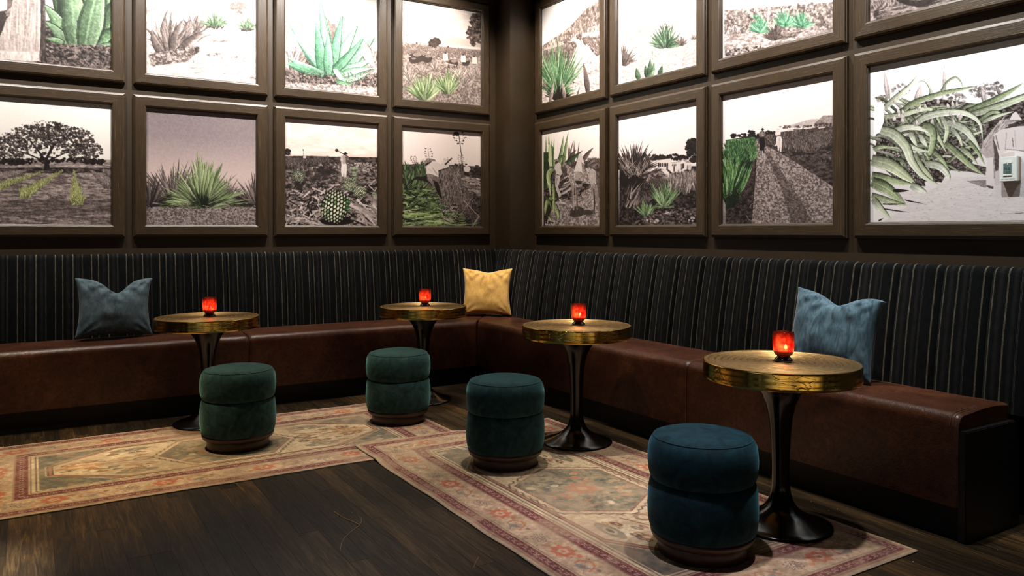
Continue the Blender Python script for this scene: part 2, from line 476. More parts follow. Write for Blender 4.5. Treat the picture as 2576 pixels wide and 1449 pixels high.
# ------------------------------------------------------------------ banquette
SEATZ, SEATB = 0.547, 0.145
def seat_profile():
    """(depth behind the front face, height) once round, counter-clockwise from the back foot"""
    R = 0.05
    p = [(0.0, SEATB)]
    for i in range(5):
        a = i / 4.0
        p.append((-0.004 * math.sin(math.pi * a), SEATB + (0.49 - SEATB) * a))
    for i in range(1, 9):
        a = math.pi / 2 * i / 8
        p.append((R - R * math.cos(a), SEATZ - 0.057 + (R + 0.004) * math.sin(a) ))
    return p
def seat_mesh(name, a0, b0, a1, b1, depth, capa=True, capb=True):
    """length coordinate runs from a0/a1 (front/back) to b0/b1; depth grows toward the wall"""
    prof = seat_profile()
    for i in range(1, 8):
        t_ = i / 7.0
        prof.append((0.05 + (depth - 0.05) * t_, SEATZ - 0.003 + 0.010 * math.sin(math.pi * min(1, t_ * 1.0))))
    prof.append((depth, SEATB))
    n = len(prof)
    ss = [0, .004, .009, .016, .03] + [i / 12 for i in range(1, 12)] + [.97, .984, .991, .996, 1]
    vs, fs = [], []
    L = abs(b0 - a0)
    rs = random.Random(hash(name) % 97)
    for s in ss:
        e = min(s, 1 - s) * L
        k = 0.016 * max(0, 1 - e / 0.022) ** 2
        for d, z in prof:
            f = d / depth
            A = a0 + (a1 - a0) * f; B = b0 + (b1 - b0) * f
            dd = depth / 2 + (d - depth / 2) * (1 - k * 1.6)
            zz = 0.3 + (z - 0.3) * (1 - k * 2.0)
            wob = 0.0035 * math.sin(s * 23 + f * 5) * math.sin(f * 3.1) if z > 0.5 else 0.002 * math.sin(s * 17)
            vs.append((A + (B - A) * s, dd, zz + (wob if z > 0.5 else 0)))
    m = len(ss)
    for i in range(m - 1):
        for j in range(n):
            j2 = (j + 1) % n
            fs.append((i * n + j, i * n + j2, (i + 1) * n + j2, (i + 1) * n + j))
    fs.append(tuple(range(n))); fs.append(tuple(range((m - 1) * n, m * n))[::-1])
    return fix_normals(mesh(name, vs, fs, True))

LF, RF = -0.680, -0.872          # front faces of the seats (y on the left run, x on the right run)
LB, RB = -0.230, -0.465          # where the backs rise from the seats
LDEP, RDEP = LB - LF + 0.03, RB - RF + 0.03
BQ = empty('corner_banquette', (0, 0, 0))
tag(BQ, 'L-shaped corner banquette with brown leather seats and charcoal pinstriped backs', 'bench')
def seat_unit(side, a0, b0, a1, b1, label, endpanel=False):
    """local x along the run, local y toward the wall"""
    dep = LDEP if side == 'L' else RDEP
    e = link('seat_cushion', seat_mesh('seat_cushion', a0, b0, a1, b1, dep), M_LEATHER, BQ)
    if side == 'L': e.location = (0, LF, 0)
    else: e.location = (RF, 0, 0); e.rotation_euler = (0, 0, -math.pi / 2)
    e['label'] = label
    pf = 0.035
    vs = []
    for z in (0.001, SEATB - 0.002):
        f0, f1 = pf / dep, 1
        A0 = a0 + (a1 - a0) * f0; B0 = b0 + (b1 - b0) * f0
        vs += [(A0, pf, z), (B0, pf, z), (b1, dep - 0.004, z), (a1, dep - 0.004, z)]
    fs = [(3, 2, 1, 0), (4, 5, 6, 7), (0, 1, 5, 4), (1, 2, 6, 5), (2, 3, 7, 6), (3, 0, 4, 7)]
    link('plinth', fix_normals(mesh('plinth', vs, fs)), M_BLACK, e)
    return e
# left run: local x = world x ; right run: local x = -world y
s1 = seat_unit('L', -5.60, -2.824, -5.60, -2.824, 'long brown leather banquette seat section under the slate blue cushion')
s2 = seat_unit('L', -2.820, RF - 0.004, -2.820, RB + 0.026, 'brown leather banquette seat section on the left wall running into the corner seam')
s3 = seat_unit('R', -LF + 0.002, 3.254, -LB - 0.028, 3.254, 'brown leather banquette seat section on the right wall running from the corner seam')
s4 = seat_unit('R', 3.258, 4.870, 3.258, 4.870, 'brown leather banquette seat section ending at the black end panel')
# black end panel and cord along the end of the last seat
link('end_panel', box_mesh('end_panel', 4.862, 4.900, 0.006, RDEP + 0.012, 0.001, 0.474, 0.004), M_PANEL, s4)
pts = []
for d, z in [p for p in seat_profile() if p[1] > 0.47] + [(0.12, SEATZ + .002), (0.2, SEATZ + .004), (0.3, SEATZ + .004), (0.4, SEATZ - .004), (0.43, SEATZ - .02)]:
    pts.append((4.835, d - 0.001, z + 0.0005))
link('stitching', tube_mesh('stitching', pts, 0.0016, 5), M_STITCH, s4)
link('stitching', tube_mesh('stitching', [(p[0] + 0.014, p[1], p[2] - 0.0008) for p in pts], 0.0016, 5), M_STITCH, s4)
pipe = [(4.8735, 0.008, 0.478), (4.8735, 0.2, 0.4785), (4.8735, RDEP, 0.479)]

def channel_mesh(name, lean, w=CHW):
    """one upholstered upright channel: local x across, y toward the wall, z up"""
    zb, zt, th = 0.50, 1.158, 0.085
    prof = []
    for i in range(9):
        a = i / 8
        prof.append((lean * a - 0.010 * math.sin(math.pi * a), zb + (zt - 0.045 - zb) * a))
    for i in range(1, 10):
        a = math.pi * i / 9
        prof.append((lean + th / 2 - th / 2 * math.cos(a), zt - 0.045 + 0.045 * math.sin(a)))
    prof.append((lean + th, zb))
    n = len(prof)
    us = [-1, -.985, -.95, -.87, -.7, -.35, 0, .35, .7, .87, .95, .985, 1]
    vs, fs = [], []
    for u in us:
        puff = 0.020 * (abs(u) ** 9)
        for d, z in prof:
            cx_, cz_ = lean * 0.5 + th * 0.5, 0.85
            top = max(0, (z - 0.95) / 0.2)
            vs.append((u * w / 2, d + (puff if d < lean + th * 0.6 else 0), z - puff * 0.55 * top))
    m = len(us)
    for i in range(m - 1):
        for j in range(n - 1):
            fs.append((i * n + j, i * n + j + 1, (i + 1) * n + j + 1, (i + 1) * n + j))
    fs.append(tuple(range(n))); fs.append(tuple(range((m - 1) * n, m * n))[::-1])
    me = fix_normals(mesh(name, vs, fs, True))
    me.materials.append(M_WOOL)
    return me
bl = link('back_board', box_mesh('back_board', -5.6, RB + 0.04, 0.156, 0.228, 0.001, 1.10), M_PANEL, BQ, (0, LB, 0))
bl['label'] = 'charcoal pinstriped channelled back along the left wall'
cm = channel_mesh('channel', 0.070)
x = RB + 0.125 - CHW / 2
while x > -5.6:
    link('channel', cm, None, bl, (x, 0, 0)); x -= CHW
br = link('back_board', box_mesh('back_board', 0.285, 5.03, 0.186, 0.463, 0.001, 1.09), M_PANEL, BQ, (RB, 0, 0), (0, 0, -math.pi / 2))
br['label'] = 'charcoal pinstriped channelled back along the right wall'
cm2 = channel_mesh('channel', 0.100)
y = 0.125 + CHW / 2
while y < 5.0:
    link('channel', cm2, None, br, (y, 0, 0)); y += CHW

# ------------------------------------------------------------------ cushions
def cushion_mesh(name, w, h, th, chop, seed, ear=0.0):
    N = 33
    rs = np.random.RandomState(seed)
    g = np.linspace(-1, 1, N)
    U, V = np.meshgrid(g, g)
    # noise for creases
    def nz(k):
        a = rs.rand(k, k)
        xi = np.linspace(0, k - 1.001, N); i = xi.astype(int); f = xi - i; f = f * f * (3 - 2 * f)
        r = a[i][:, i] * (1 - f)[:, None] * (1 - f)[None] + a[i + 1][:, i] * f[:, None] * (1 - f)[None] + a[i][:, i + 1] * (1 - f)[:, None] * f[None] + a[i + 1][:, i + 1] * f[:, None] * f[None]
        return r - 0.5
    edge = (1 - np.abs(U) ** 2.6) * (1 - np.abs(V) ** 2.6)
    T = th * np.clip(edge, 0, 1) ** 0.55
    X = U * w / 2 * (1 - 0.12 * (1 - V ** 2) * np.abs(U) ** 2)
    Z = (V * h / 2) * (1 - 0.10 * (1 - U ** 2) * np.abs(V) ** 2)
    top = np.clip((V + 0.1) / 1.1, 0, 1)
    dip = chop * np.exp(-((U - 0.05) / 0.34) ** 2) * top ** 1.5
    Z = Z - dip
    # creases fanning from the chop and the corners
    ang = np.arctan2(U - 0.05, 1.15 - V)
    rad = np.hypot(U - 0.05, 1.15 - V)
    fan = np.sin(ang * 15 + seed) * np.exp(-((rad - 0.5) / 0.45) ** 2) * (chop > 0.01)
    cr = np.zeros_like(U)
    for cu, cv in ((-1, -1), (1, -1), (-1, 1), (1, 1)):
        aa = np.arctan2(V - cv, U - cu); rr = np.hypot(U - cu, V - cv)
        cr += np.sin(aa * 13 + seed * cu + cv) * np.exp(-((rr - 0.35) / 0.28) ** 2)
    wr = 0.012 * fan + 0.008 * cr + 0.016 * nz(6) + 0.005 * nz(12)
    Tf = T + wr * np.clip(edge, 0, 1) ** 0.4
    # top corner ear flopping forward
    earm = ear * np.clip(U, 0, 1) ** 6 * np.clip(V, 0, 1) ** 6
    vs = []
    for s, TT in ((-1, Tf), (1, T * 0.8)):
        Y = s * TT - earm * 0.5
        vs.append(np.stack([X + earm * 0.4, Y, Z - earm * 0.35], -1).reshape(-1, 3))
    vs = np.concatenate(vs)
    fs = []
    for j in range(N - 1):
        for i in range(N - 1):
            a = j * N + i
            fs.append((a, a + 1, a + N + 1, a + N))
            b = a + N * N
            fs.append((b, b + N, b + N + 1, b + 1))
    me = mesh(name, vs, fs, True)
    bm = bmesh.new(); bm.from_mesh(me)
    bmesh.ops.remove_doubles(bm, verts=bm.verts, dist=0.0009)
    bmesh.ops.recalc_face_normals(bm, faces=bm.faces)
    bm.to_mesh(me); bm.free()
    # seam piping round the edge
    ring = [(X[0, i], Z[0, i]) for i in range(N)] + [(X[j, -1], Z[j, -1]) for j in range(1, N)] + [(X[-1, i], Z[-1, i]) for i in range(N - 2, -1, -1)] + [(X[j, 0], Z[j, 0]) for j in range(N - 2, 0, -1)]
    return me, ring
def cushion(label, mat, loc, rz, tilt, w, h, th, chop, seed, roll=0.0, ear=0.0):
    e = empty('throw_cushion', loc, rz)
    tag(e, label, 'cushion', 'velvet throw cushions on the banquette')
    me, ring = cushion_mesh('cover', w, h, th, chop, seed, ear)
    o = link('cover', me, mat, e)
    o.rotation_euler = (tilt, roll, 0)
    zmin = min((o.rotation_euler.to_matrix() @ v.co).z for v in me.vertices)
    o.location = (0, 0, -zmin + 0.001)
    sub = o.modifiers.new('smooth', 'SUBSURF'); sub.levels = 1; sub.render_levels = 1
    return e
cushion('slate blue velvet cushion with a deep chopped top at the far left of the banquette', M_SLATE, (-3.70, -0.375, SEATZ + 0.008), 0.10, -0.20, 0.52, 0.44, 0.085, 0.10, 3, 0.03, 0.02)
cushion('mustard gold velvet cushion standing in the corner of the banquette', M_GOLDV, (-0.655, -0.480, SEATZ + 0.008), math.radians(-38), -0.20, 0.475, 0.445, 0.080, 0.022, 8)
cushion('dusty blue velvet cushion behind the table nearest the end panel', M_BLUE, (-0.610, -4.07, SEATZ + 0.008), math.radians(-88), -0.22, 0.53, 0.45, 0.085, 0.055, 5, 0.05, 0.10)

# ------------------------------------------------------------------ rugs are painted further down; tables
TD, TH = 0.34, 0.74
def ripple_profile():
    p = [(0.004, 0.0)]
    n = 230
    for i in range(1, n):
        r = TD * 0.985 * i / (n - 1)
        k = r / 0.0285
        f = k - math.floor(k)
        z = 0.0055 * (0.5 - 0.5 * math.cos(2 * math.pi * f ** 0.6)) if r < TD * 0.945 else 0.0055
        p.append((r, z))
    return p
me_top = lathe('tabletop', ripple_profile() + [(TD - 0.0045, 0.0045), (TD - 0.004, -0.008)], 96)
rim_p = [(TD - 0.006, 0.001), (TD - 0.002, 0.0015), (TD, -0.001)] + [(TD + 0.0004 * math.sin(i * 2.1), -0.004 - 0.066 * i / 8) for i in range(9)] + [(TD - 0.002, -0.0745), (TD - 0.02, -0.076), (0.06, -0.076)]
me_rim = lathe('rim', rim_p, 128, True, False, True)
ped = [(0.135, 0.664), (0.130, 0.655), (0.112, 0.632), (0.088, 0.598), (0.066, 0.550), (0.052, 0.490), (0.045, 0.42), (0.040, 0.34), (0.0375, 0.26), (0.0385, 0.19), (0.043, 0.150), (0.052, 0.115), (0.067, 0.088),
       (0.090, 0.066), (0.120, 0.048), (0.155, 0.033), (0.190, 0.021), (0.213, 0.0135), (0.221, 0.009), (0.222, 0.004), (0.218, 0.001)]
me_ped = lathe('pedestal', ped, 64)
def table(x, y, z0, label):
    e = empty('side_table', (x, y, z0))
    tag(e, label, 'table', 'round gold pedestal tables')
    h = TH - z0
    link('tabletop', me_top, M_BRASS, e, (0, 0, h - 0.0055))
    link('rim', me_rim, M_RIM, e, (0, 0, h - 0.0018), (0, 0, x * 2.3 + y))
    o = link('pedestal', me_ped, M_LACQ, e)
    o.scale = (1, 1, (h - 0.078) / 0.664)
    return e
bowl_o = [(0.012, 0.022), (0.028, 0.023), (0.038, 0.030), (0.0440, 0.043), (0.0465, 0.060), (0.0468, 0.090), (0.0470, 0.112), (0.0462, 0.127), (0.0455, 0.1305), (0.0440, 0.1315), (0.0428, 0.1300)]
bowl_i = [(0.0432, 0.112), (0.0430, 0.090), (0.0425, 0.060), (0.0400, 0.047), (0.034, 0.038), (0.020, 0.033), (0.004, 0.0325)]
me_bowl = lathe('glass_bowl', bowl_o + bowl_i, 40)
me_foot = lathe('foot', [(0.040, 0.0008), (0.0415, 0.003), (0.0405, 0.007), (0.036, 0.012), (0.031, 0.017), (0.0285, 0.0205), (0.0275, 0.0226)], 32)
me_wax = lathe('wax', [(0.030, 0.0375), (0.036, 0.042), (0.0385, 0.048), (0.0375, 0.050), (0.010, 0.049), (0.003, 0.048)], 24)
me_flame = lathe('flame', [(0.0006, 0.0505), (0.0050, 0.055), (0.0070, 0.060), (0.0055, 0.067), (0.0024, 0.074), (0.0004, 0.079)], 12)
def candle(x, y, label, dx=0.0):
    e = empty('votive_candle', (x, y, TH + 0.0004))
    tag(e, label, 'candle', 'red glass votive candles on the tables')
    link('glass_bowl', me_bowl, M_VOTIVE, e); link('foot', me_foot, M_FOOT, e)
    link('wax', me_wax, M_WAX, e); link('flame', me_flame, M_FLAME, e, (0.006, -0.008, 0))
    d = bpy.data.lights.new('candle_light', 'POINT'); d.energy = 0.55; d.color = (1, 0.50, 0.22); d.shadow_soft_size = 0.012
    o = bpy.data.objects.new('candle_light', d); COL.objects.link(o); o.parent = e; o.location = (0.006, -0.008, 0.066)
    return e
RUGZ = 0.0075
T_POS = [(-3.181, -1.022, RUGZ, 'gold rimmed pedestal table beside the slate blue cushion', 'red glass candle on the table beside the slate blue cushion'),
         (-1.588, -1.101, 0.0005, 'gold rimmed pedestal table nearest the mustard cushion, standing on bare floor', 'red glass candle on the table nearest the mustard cushion'),
         (-1.308, -2.744, RUGZ, 'gold rimmed pedestal table in the middle of the right run, behind the teal stool', 'red glass candle on the middle table of the right run'),
         (-1.349, -4.341, RUGZ, 'gold rimmed pedestal table in front of the dusty blue cushion, the nearest one', 'largest looking red glass candle, in front of the dusty blue cushion')]
for x, y, z, a, b in T_POS:
    table(x, y, z, a); candle(x + 0.012, y - 0.005, b)

# ------------------------------------------------------------------ stools
up = [(0.198, 0.3002), (0.2075, 0.302), (0.2145, 0.312), (0.2200, 0.332), (0.2225, 0.360), (0.2235, 0.390), (0.2215, 0.420), (0.2165, 0.445), (0.2085, 0.461), (0.2010, 0.469), (0.1975, 0.4715)]
lo = [(0.205, 0.0895), (0.2130, 0.096), (0.2185, 0.115), (0.2230, 0.150), (0.2240, 0.190), (0.2225, 0.230), (0.2200, 0.262), (0.2150, 0.285), (0.2075, 0.2975), (0.198, 0.3)]
cap = [(0.1975, 0.471), (0.186, 0.4785), (0.160, 0.485), (0.12, 0.490), (0.07, 0.4925), (0.02, 0.4935), (0.003, 0.4937)]
me_up = lathe('upper_cushion', up + cap, 64, True, True, True)
me_lo = lathe('lower_cushion', lo, 64)
me_pip = lathe('piping', [(0.1955, 0.4700), (0.1990, 0.4690), (0.2012, 0.4708), (0.2005, 0.4735), (0.1975, 0.4745), (0.1945, 0.4730)], 64, True, False, False)
me_ring = lathe('base_ring', [(0.176, 0.0555), (0.196, 0.058), (0.2060, 0.066), (0.2110, 0.078), (0.2120, 0.086), (0.2085, 0.0905), (0.18, 0.0905)], 64)
me_base = lathe('base', [(0.178, 0.0), (0.1815, 0.003), (0.1815, 0.052), (0.1795, 0.0565), (0.15, 0.0565)], 64)
def stool(x, y, z0, mat, label, seam):
    e = empty('velvet_stool', (x, y, z0))
    tag(e, label, 'stool', 'round velvet stools with a waist seam')
    a = link('upper_cushion', me_up.copy(), mat, e); b = link('lower_cushion', me_lo.copy(), mat, e); link('piping', me_pip.copy(), mat, a)
    for src, par in ((up, a), (lo, b)):
        pts = [((r + 0.0002) * math.cos(seam), (r + 0.0002) * math.sin(seam), z) for r, z in src if r > 0.19]
        link('seam', tube_mesh('seam', pts, 0.0009, 4), mat, par)
    c = link('base', me_base, M_WALNUT, e); link('base_ring', me_ring, M_WALNUT, c)
    return e
stool(-3.131, -1.723, RUGZ, M_GREEN, 'bottle green velvet stool by the table with the slate blue cushion', -1.25)
stool(-2.033, -1.638, RUGZ, M_GREEN, 'bottle green velvet stool at the end of the left rug, the farthest stool', -1.2)
stool(-1.921, -2.894, RUGZ, M_TEAL, 'dark teal velvet stool in the middle, on the far half of the right rug', -2.2)
stool(-1.861, -4.365, RUGZ, M_PETROL, 'petrol blue velvet stool in the foreground, the nearest stool', -2.6)

# ------------------------------------------------------------------ bits on the floor
def fl(px, py, z=0.0):
    d = (CAMZ - z) * FPX / (py - CY); l_ = (px - CX) / FPX * d
    return (CAMX + SN * d + CS * l_, CAMY + CS * d - SN * l_, z)
def straw(label, pts, r):
    P_ = [Vector(fl(*p, 0.0018)) for p in pts]
    c = P_[0].copy(); c.z = 0
    o = link('dry_straw', tube_mesh('dry_straw', [p - c for p in P_], r, 5), M_STRAW, None, c)
    tag(o, label, 'straw', 'straw scraps on the floor')
straw('short crooked dry straw lying on the dark floor', [(841, 1287), (850, 1294), (864, 1303), (876, 1307), (890, 1313), (903, 1320)], 0.0022)
straw('long hooked thin straw lying on the dark floor', [(900, 1298), (909, 1305), (909, 1313), (903, 1322), (885, 1336), (868, 1351), (859, 1365), (855, 1386)], 0.0013)
straw('tiny straight straw scrap on the dark floor', [(751, 1347), (765, 1344)], 0.0013)
straw('faint straw scrap near the edge of the right rug', [(1204, 1401), (1196, 1416), (1191, 1428)], 0.0009)
rc = random.Random(4)
crumbs = [(886, 1290, 'between the two crooked straws'), (344, 1288, 'just below the middle of the left rug'), (287, 1381, 'alone on the bare floor at the lower left'), (25, 1119.5, 'double speck by the far left rug corner'),
          (8, 1124, 'at the very left edge behind the left rug'), (82, 1116, 'behind the left rug, right of the double speck'), (805, 1210, 'below the right part of the left rug'), (965, 1205, 'in the angle where the rugs cross'),
          (2040, 1263, 'behind the nearest table foot'), (2085, 1286, 'right of the nearest table foot'), (2106, 1282, 'farthest right beside the nearest table foot'), (2297, 1415, 'just in front of the near rug corner'),
          (2436, 1339, 'by the foot of the black end panel'), (126, 1300, 'under the left end of the left rug'), (2510, 1383, 'in the lower right corner of the floor'), (1623, 1180, 'dropped on the rug left of the nearest stool')]
for i, (px, py, where) in enumerate(crumbs):
    p = fl(px, py, 0.0)
    bm = bmesh.new(); bmesh.ops.create_icosphere(bm, subdivisions=1, radius=1)
    for v in bm.verts: v.co = Vector((v.co.x * rc.uniform(.7, 1.3), v.co.y * rc.uniform(.7, 1.3), v.co.z * rc.uniform(.5, .8)))
    zlo = min(v.co.z for v in bm.verts)
    for v in bm.verts: v.co.z -= zlo
    bm.transform(Matrix.Scale(rc.uniform(0.0016, 0.0032), 4))
    me = bpy.data.meshes.new('crumb'); bm.to_mesh(me); bm.free()
    on_rug = i == len(crumbs) - 1
    o = link('crumb', me, M_CRUMB, None, (p[0], p[1], (RUGZ + 0.0008) if on_rug else 0.0001))
    tag(o, 'tiny pale crumb ' + where, 'crumb', 'crumbs scattered on the floor')

# ------------------------------------------------------------------ painter for the flat prints (colours per point of a fine grid)
def parse(s):
    a = [float(q) for q in s.replace(',', ' ').split()]
    return np.array(a).reshape(-1, 2)
def vnoise(rs, h, w, sx, sy):
    kx, ky = int(w / sx) + 3, int(h / sy) + 3
    a = rs.rand(ky, kx)
    yi = np.arange(h) / sy; xi = np.arange(w) / sx
    y0 = yi.astype(int); x0 = xi.astype(int); fy = yi - y0; fx = xi - x0
    fy = (fy * fy * (3 - 2 * fy))[:, None]; fx = (fx * fx * (3 - 2 * fx))[None]
    return (a[y0][:, x0] * (1 - fy) * (1 - fx) + a[y0 + 1][:, x0] * fy * (1 - fx) + a[y0][:, x0 + 1] * (1 - fy) * fx + a[y0 + 1][:, x0 + 1] * fy * fx)
def fnoise(rs, h, w, sx, sy, o=3):
    r = np.zeros((h, w)); t_ = 0
    for k in range(o):
        g = 0.72 ** k
        r += g * vnoise(rs, h, w, max(sx * 0.5 ** k, 1.01), max(sy * 0.5 ** k, 1.01)); t_ += g
    return r / t_
class Canvas:
    S = 2
    def __init__(s, nx, ny, seed=1):
        s.nx, s.ny = nx, ny
        s.w, s.h = nx * s.S, ny * s.S
        s.a = np.zeros((s.h, s.w, 3), np.float32)
        s.rs = np.random.RandomState(seed); s.r = random.Random(seed)
        s.crop = (0, 0, 1); s.wall = None
    def on_wall(s, wall, p0, z1, pw, ph):
        s.wall = (wall, p0, z1, pw, ph); return s
    def cr(s, x, y, k): s.crop = (x, y, k); return s
    def tr(s, pts):
        p = np.asarray(pts, float).reshape(-1, 2)
        if s.wall is None: return p * [s.w, s.h]
        px = s.crop[0] + p[:, 0] / s.crop[2]; py = s.crop[1] + p[:, 1] / s.crop[2]
        t_ = (px - CX) / FPX
        wall, p0, z1, pw, ph = s.wall
        if wall == 'L':
            D = 6.69; den = CS - SN * t_
            q = (CAMX + D * (SN + CS * t_) / den - p0) / pw
        else:
            D = 4.217; den = SN + CS * t_
            q = (p0 - (CAMY + D * (CS - SN * t_) / den)) / pw
        z = CAMZ - D / den * (py - CY) / FPX
        return np.stack([q * s.w, (z1 - z) / ph * s.h], -1)
    def mask(s, P):
        x0 = max(0, int(P[:, 0].min())); x1 = min(s.w, int(P[:, 0].max()) + 2)
        y0 = max(0, int(P[:, 1].min())); y1 = min(s.h, int(P[:, 1].max()) + 2)
        if x1 <= x0 or y1 <= y0: return None
        X = np.arange(x0, x1) + 0.5; Y = np.arange(y0, y1) + 0.5
        Q = np.concatenate([P[1:], P[:1]])
        ay, by = P[:, 1:2], Q[:, 1:2]
        c = (ay > Y) != (by > Y)
        dy = by - ay
        xi = P[:, 0:1] + (Y - ay) * (Q[:, 0:1] - P[:, 0:1]) / np.where(dy == 0, 1, dy)
        xi = np.where(c, xi, -1e9)
        if xi.size * len(X) < 60000:
            m = ((X[None, None] < xi[:, :, None]).sum(0) & 1).astype(bool)
        else:
            m = np.zeros((y1 - y0, x1 - x0), bool)
            for e in range(len(P)):
                if c[e].any(): m ^= X[None] < xi[e][:, None]
        return (slice(y0, y1), slice(x0, x1)), m
    def fillc(s, P, col, a=1.0):
        r = s.mask(P)
        if r is None: return
        sl, m = r
        v = s.a[sl]
        v[m] = v[m] * (1 - a) + np.array(col, np.float32) * a
    def P(s, st, col, a=1.0):
        s.fillc(s.tr(parse(st) if isinstance(st, str) else st), col, a)
    def grad(s, stops):
        v = (np.arange(s.h) + 0.5) / s.h
        xs = [q[0] for q in stops]
        for c in range(3):
            s.a[:, :, c] = np.interp(v, xs, [q[1][c] for q in stops])[:, None]
    def tex(s, st, ca, cb, sx, sy, lo=0.40, hi=0.62, a=1.0, o=3):
        r = s.mask(s.tr(parse(st) if isinstance(st, str) else st))
        if r is None: return
        sl, m = r
        n = fnoise(s.rs, m.shape[0], m.shape[1], sx * s.S * 0.55, sy * s.S * 0.55, 4)
        f = np.clip((n - lo) / (hi - lo), 0, 1)[..., None]
        c = np.array(ca, np.float32) * (1 - f) + np.array(cb, np.float32) * f
        v = s.a[sl]; v[m] = v[m] * (1 - a) + c[m] * a
    def blade(s, x0, y0, x1, y1, w, bend, ca, cb, belly=0.25, a=1.0):
        P0, P1 = np.array([x0, y0]), np.array([x1, y1])
        d = P1 - P0; nrm = np.array([-d[1], d[0]])
        M = (P0 + P1) / 2 + nrm * bend
        k = np.linspace(0, 1, 4 if np.abs(s.tr([P0])[0] - s.tr([P1])[0]).sum() < 26 else 8)[:, None]
        c = P0 * (1 - k) ** 2 + 2 * M * k * (1 - k) + P1 * k * k
        tg = np.gradient(c, axis=0); tg /= np.linalg.norm(tg, axis=1, keepdims=True) + 1e-9
        n = np.stack([-tg[:, 1], tg[:, 0]], -1)
        kk = k[:, 0]
        wd = (w / 2 * np.clip(np.where(kk < belly, 0.65 + 0.35 * kk / belly, 1 - (np.maximum(kk - belly, 0) / (1 - belly)) ** 1.6), 0, 1))[:, None]
        s.strip(c, n, wd, ca, cb, a)
    def strip(s, c, n, wd, ca, cb, a=1.0):
        """shaded ribbon: tone runs across the width, darker towards the root, pale midrib on large ones"""
        A, B = s.tr(c + n * wd), s.tr(c - n * wd)
        wpx = np.abs(A[len(A) // 3] - B[len(B) // 3]).sum()
        ca, cb = np.array(ca, float), np.array(cb, float)
        if wpx < 5:
            C = s.tr(c)
            s.fillc(np.concatenate([A, C[::-1]]), ca, a); s.fillc(np.concatenate([B, C[::-1]]), cb, a)
        else:
            K = 6 if wpx < 24 else 10
            e = s.r.uniform(-.1, .1)
            for k in range(K):
                f0, f1 = 1 - 2 * k / K, 1 - 2 * (k + 1) / K
                t_ = min(1, max(0, (k + .5) / K + e)); col = ca * (1 - t_) + cb * t_
                if k == K // 2: col = np.minimum(255, col * 1.16 + 6)
                if k == K - 1: col = col * 0.7
                if k == 0: col = np.minimum(255, col * 1.08 + 6)
                col = col * s.r.uniform(.93, 1.07)
                s.fillc(s.tr(np.concatenate([c + n * wd * (f0 + .03), (c + n * wd * f1)[::-1]])), col, a)
        if wpx > 3:
            m = len(c)
            for j in sorted(set(np.linspace(2, max(3, m * .5), 5).astype(int))):
                s.fillc(np.concatenate([A[:j], B[:j][::-1]]), cb * 0.25, 0.10 * a)
    def ribbon(s, st, w, ca, cb, tip=0.55, outline=True):
        Q = parse(st) if isinstance(st, str) else np.asarray(st, float)
        Q = np.concatenate([[2 * Q[0] - Q[1]], Q, [2 * Q[-1] - Q[-2]]])
        c = []
        for i in range(1, len(Q) - 2):
            for t_ in np.linspace(0, 1, 7)[:-1]:
                c.append(0.5 * (2 * Q[i] + (Q[i + 1] - Q[i - 1]) * t_ + (2 * Q[i - 1] - 5 * Q[i] + 4 * Q[i + 1] - Q[i + 2]) * t_ ** 2 + (3 * Q[i] - Q[i - 1] - 3 * Q[i + 1] + Q[i + 2]) * t_ ** 3))
        c.append(Q[-2]); c = np.array(c)
        tg = np.gradient(c, axis=0); tg /= np.linalg.norm(tg, axis=1, keepdims=True) + 1e-9
        n = np.stack([-tg[:, 1], tg[:, 0]], -1)
        k = np.linspace(0, 1, len(c))
        wd = (w / 2 * np.where(k < tip, 0.8 + 0.2 * np.sin(k / tip * 3.14), 0.8 * (1 - ((np.maximum(k, tip) - tip) / (1 - tip)) ** 1.5)))[:, None]
        if outline: s.fillc(s.tr(np.concatenate([c + n * wd * 1.06, (c - n * wd * 1.18)[::-1]])), [q * .22 for q in cb], .9)
        s.strip(c, n, wd, ca, cb)
    def rosette(s, cx, cy, R, n, a0, a1, w, pal, bend=0.1, rmin=0.6, flat=0.6):
        n = int(n * 1.45); w = w * 0.74
        it = []
        for i in range(n):
            an = math.radians(a0 + (a1 - a0) * (i + s.r.uniform(-.4, 1.4)) / n)
            it.append((s.r.random() * 0.6 + abs(math.cos(an)) * 0.2, an))
        it.sort(key=lambda q: q[0])
        for k, (o_, an) in enumerate(it):
            L = R * s.r.uniform(rmin, 1) * (1 - 0.25 * (k / n))
            ca, cb = s.r.choice(pal)
            j = s.r.uniform(0.85, 1.12)
            b0 = cx + math.cos(an) * R * 0.06 + s.r.uniform(-1, 1) * w * 0.6
            s.blade(b0, cy + s.r.uniform(-.02, .02) * R, cx + math.cos(an) * L, cy - math.sin(an) * L * (flat + 0.4 * abs(math.sin(an))), w * s.r.uniform(.7, 1.15),
                    s.r.uniform(-bend, bend) + (-bend if math.cos(an) > 0 else bend) * 0.5, [q * j for q in ca], [q * j for q in cb])
